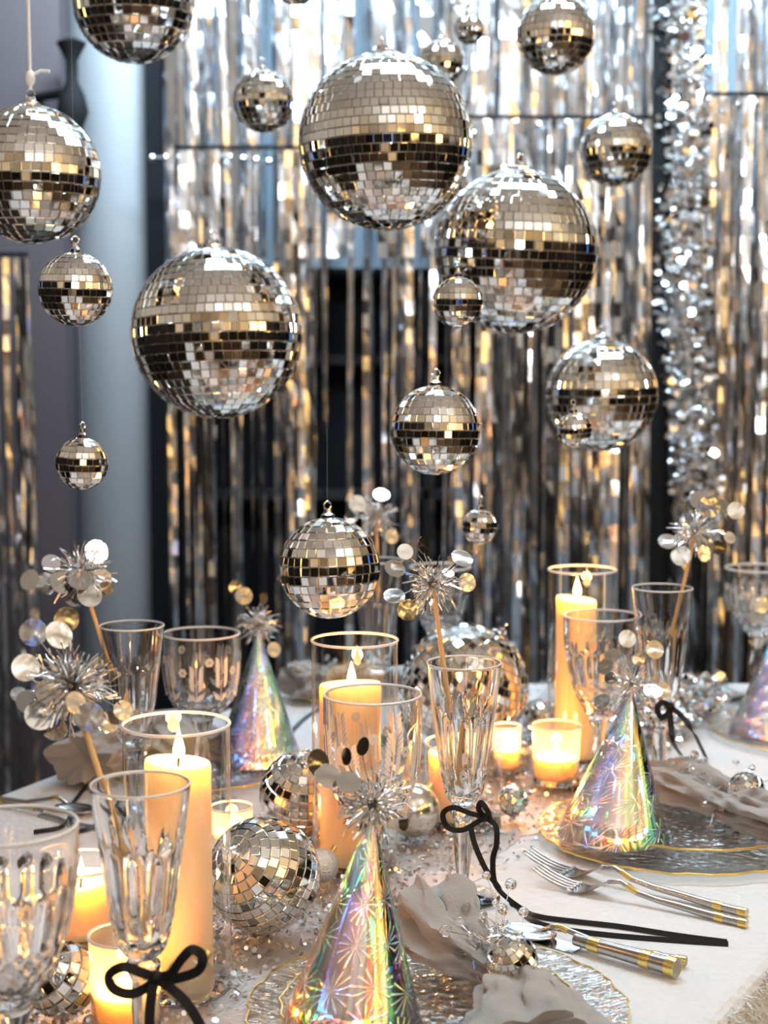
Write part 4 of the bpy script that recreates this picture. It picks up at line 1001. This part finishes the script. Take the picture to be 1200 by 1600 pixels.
def rod_cutlery(name, label, cat, p0, p1, r0, r1, head):
    ang, ln = cut_frame(p0, p1); root = empty(name, p0, label, cat); root.rotation_euler = (0, 0, ang)
    if head == 'blade':
        mb = MB(); n = 12; vs, fs = [], []
        for i in range(n+1):
            t = i/n; w_ = 0.011*min(1, (t*3.2 + 0.06))**0.6; vs += [(t*ln*0.48, -w_*0.8, 0.001), (t*ln*0.48, w_*0.6, 0.001), (t*ln*0.48, w_*0.6, 0.003), (t*ln*0.48, -w_*0.2, 0.0022)]
        for i in range(n):
            for j in range(4): fs.append((i*4+j, i*4+(j+1) % 4, (i+1)*4+(j+1) % 4, (i+1)*4+j))
        fs += [(0,1,2,3), (n*4+3, n*4+2, n*4+1, n*4)]
        mb.add(vs, fs).build('blade', M['steel'], root)
    else:
        mb = MB(); n, k = 18, 5; vs, fs = [(0.026, 0, 0.0015)], []
        for j in range(1, k+1):
            for i in range(n):
                a = 2*PI*i/n; u = j/k; vs.append((0.026 + 0.026*u*math.cos(a), 0.0165*u*math.sin(a), 0.0015 + 0.006*u*u))
        for i in range(n): fs.append((0, 1+i, 1+(i+1) % n))
        for j in range(k-1):
            for i in range(n): fs.append((1+j*n+i, 1+(j+1)*n+i, 1+(j+1)*n+(i+1) % n, 1+j*n+(i+1) % n))
        o = mb.add(vs, fs).build('bowl', M['steel'], root, smooth=True); sm = o.modifiers.new('solid', 'SOLIDIFY'); sm.thickness = 0.0012
    st = 0.24 if head != 'blade' else 0.46
    zz = lambda t: r1 + 0.002 + (0.010*math.exp(-((t - 0.33)/0.1)**2) if head != 'blade' else 0)
    ts_ = [st, st + 0.06, st + 0.12, 0.6, 0.75, 0.88, 1.0] if st < 0.4 else [st, 0.55, 0.66, 0.78, 0.9, 1.0]
    MB().tube([(t*ln, 0, zz(t)) for t in ts_], [lerp(r0, r1, (t-st)/(1-st)) for t in ts_], 14).build('handle', M['steel'], root, smooth=True)
    for a, b in ((st + 0.08, st + 0.14), (0.82, 0.87), (0.95, 1.0)):
        MB().tube([(t*ln, 0, zz(t)) for t in (a, (a+b)/2, b)], lerp(r0, r1, (a-st)/(1-st)) + 0.0007, 14).build('gold_band', M['gold'], root, smooth=True)
    return root
rod_cutlery('spoon', 'slim silver spoon lying beside the thick handled knife', 'spoon', on(780, 1459), on(1072, 1513), 0.0022, 0.0038, 'spoon')
rod_cutlery('table_knife', 'silver knife with thick hammered handle and gold end', 'knife', on(774, 1450), on(1058, 1531), 0.0050, 0.0078, 'blade')
rod_cutlery('dessert_spoon', 'silver spoon with gold end at the cloth edge near the column', 'spoon', on(150, 1276), on(-30, 1252), 0.0022, 0.0036, 'spoon')
rod_cutlery('dinner_knife', 'silver knife behind the nearest goblet at the cloth edge', 'knife', on(170, 1300), on(-25, 1262), 0.003, 0.005, 'blade')

# ------------------------------------------------------------------ tinsel heaps on the far part of the runner, loose gems
rng = random.Random(77)
hp = [on(x, y, TZ + 0.012) for x, y in ((1112, 1098), (1072, 1112), (1050, 1140), (985, 1150), (900, 1130))]
gh = empty('tinsel_garland', hp[0], 'silver tinsel garland heaped on the runner behind the flute with ribbon', 'garland')
path = [q - hp[0] for q in spline(hp, 6)]
MB().tube(path, 0.003, 6).build('cord', M['chrome'], gh)
mb = MB(); leaf_mass(mb, [q + Vector((0, 0, 0.018)) for q in path], 0.034, 1300, rng, 0.003, 0.008); tag(mb.build('tinsel', M['tinsel'], gh), kind='stuff')
gem = MB().lathe([(0.0002, 0), (0.0042, 0.0028), (0.0046, 0.0034), (0.003, 0.0052), (0.0002, 0.0053)], 8)
GM = [(838,1296),(775,1322),(700,1330),(660,1345),(1098,1192),(1082,1208),(1150,1195),(612,1395),(655,1398),(585,1350),(330,1500),(380,1505),(560,1318),(900,1262),(858,1300),(735,1330)]
GL = ['before the little ball near the tealight', 'under the middle flute bow', 'beside the middle flute stem', 'on the runner left of the middle flute foot', 'beside the ribbon end near the garland',
      'below the ribbon end near the garland', 'before the farther cropped charger', 'beside the front hat seam side', 'between front hat and front napkin', 'behind the front hat tinsel', 'beside the tall front vase foot',
      'before the ball beside the front vase', 'behind the front hat near the ivory candle', 'at the front of the starburst-hat charger', 'between the tealight glass and the charger', 'behind the middle flute ribbon loop']
first = None
for i, (x, y) in enumerate(GM):
    p = on(x, y, TZ + 0.0105 if i not in (4, 5, 6, 7, 8) else TZ + 0.001)
    if first is None: g = first = gem.build('table_gem', M['bead'])
    else: g = bpy.data.objects.new('table_gem', first.data); COL.objects.link(g)
    g.location = p; g.rotation_euler = (0, 0, rng.uniform(0, 3)); tag(g, 'tiny clear faceted gem ' + GL[i], 'gem', 'clear gems scattered on the table')
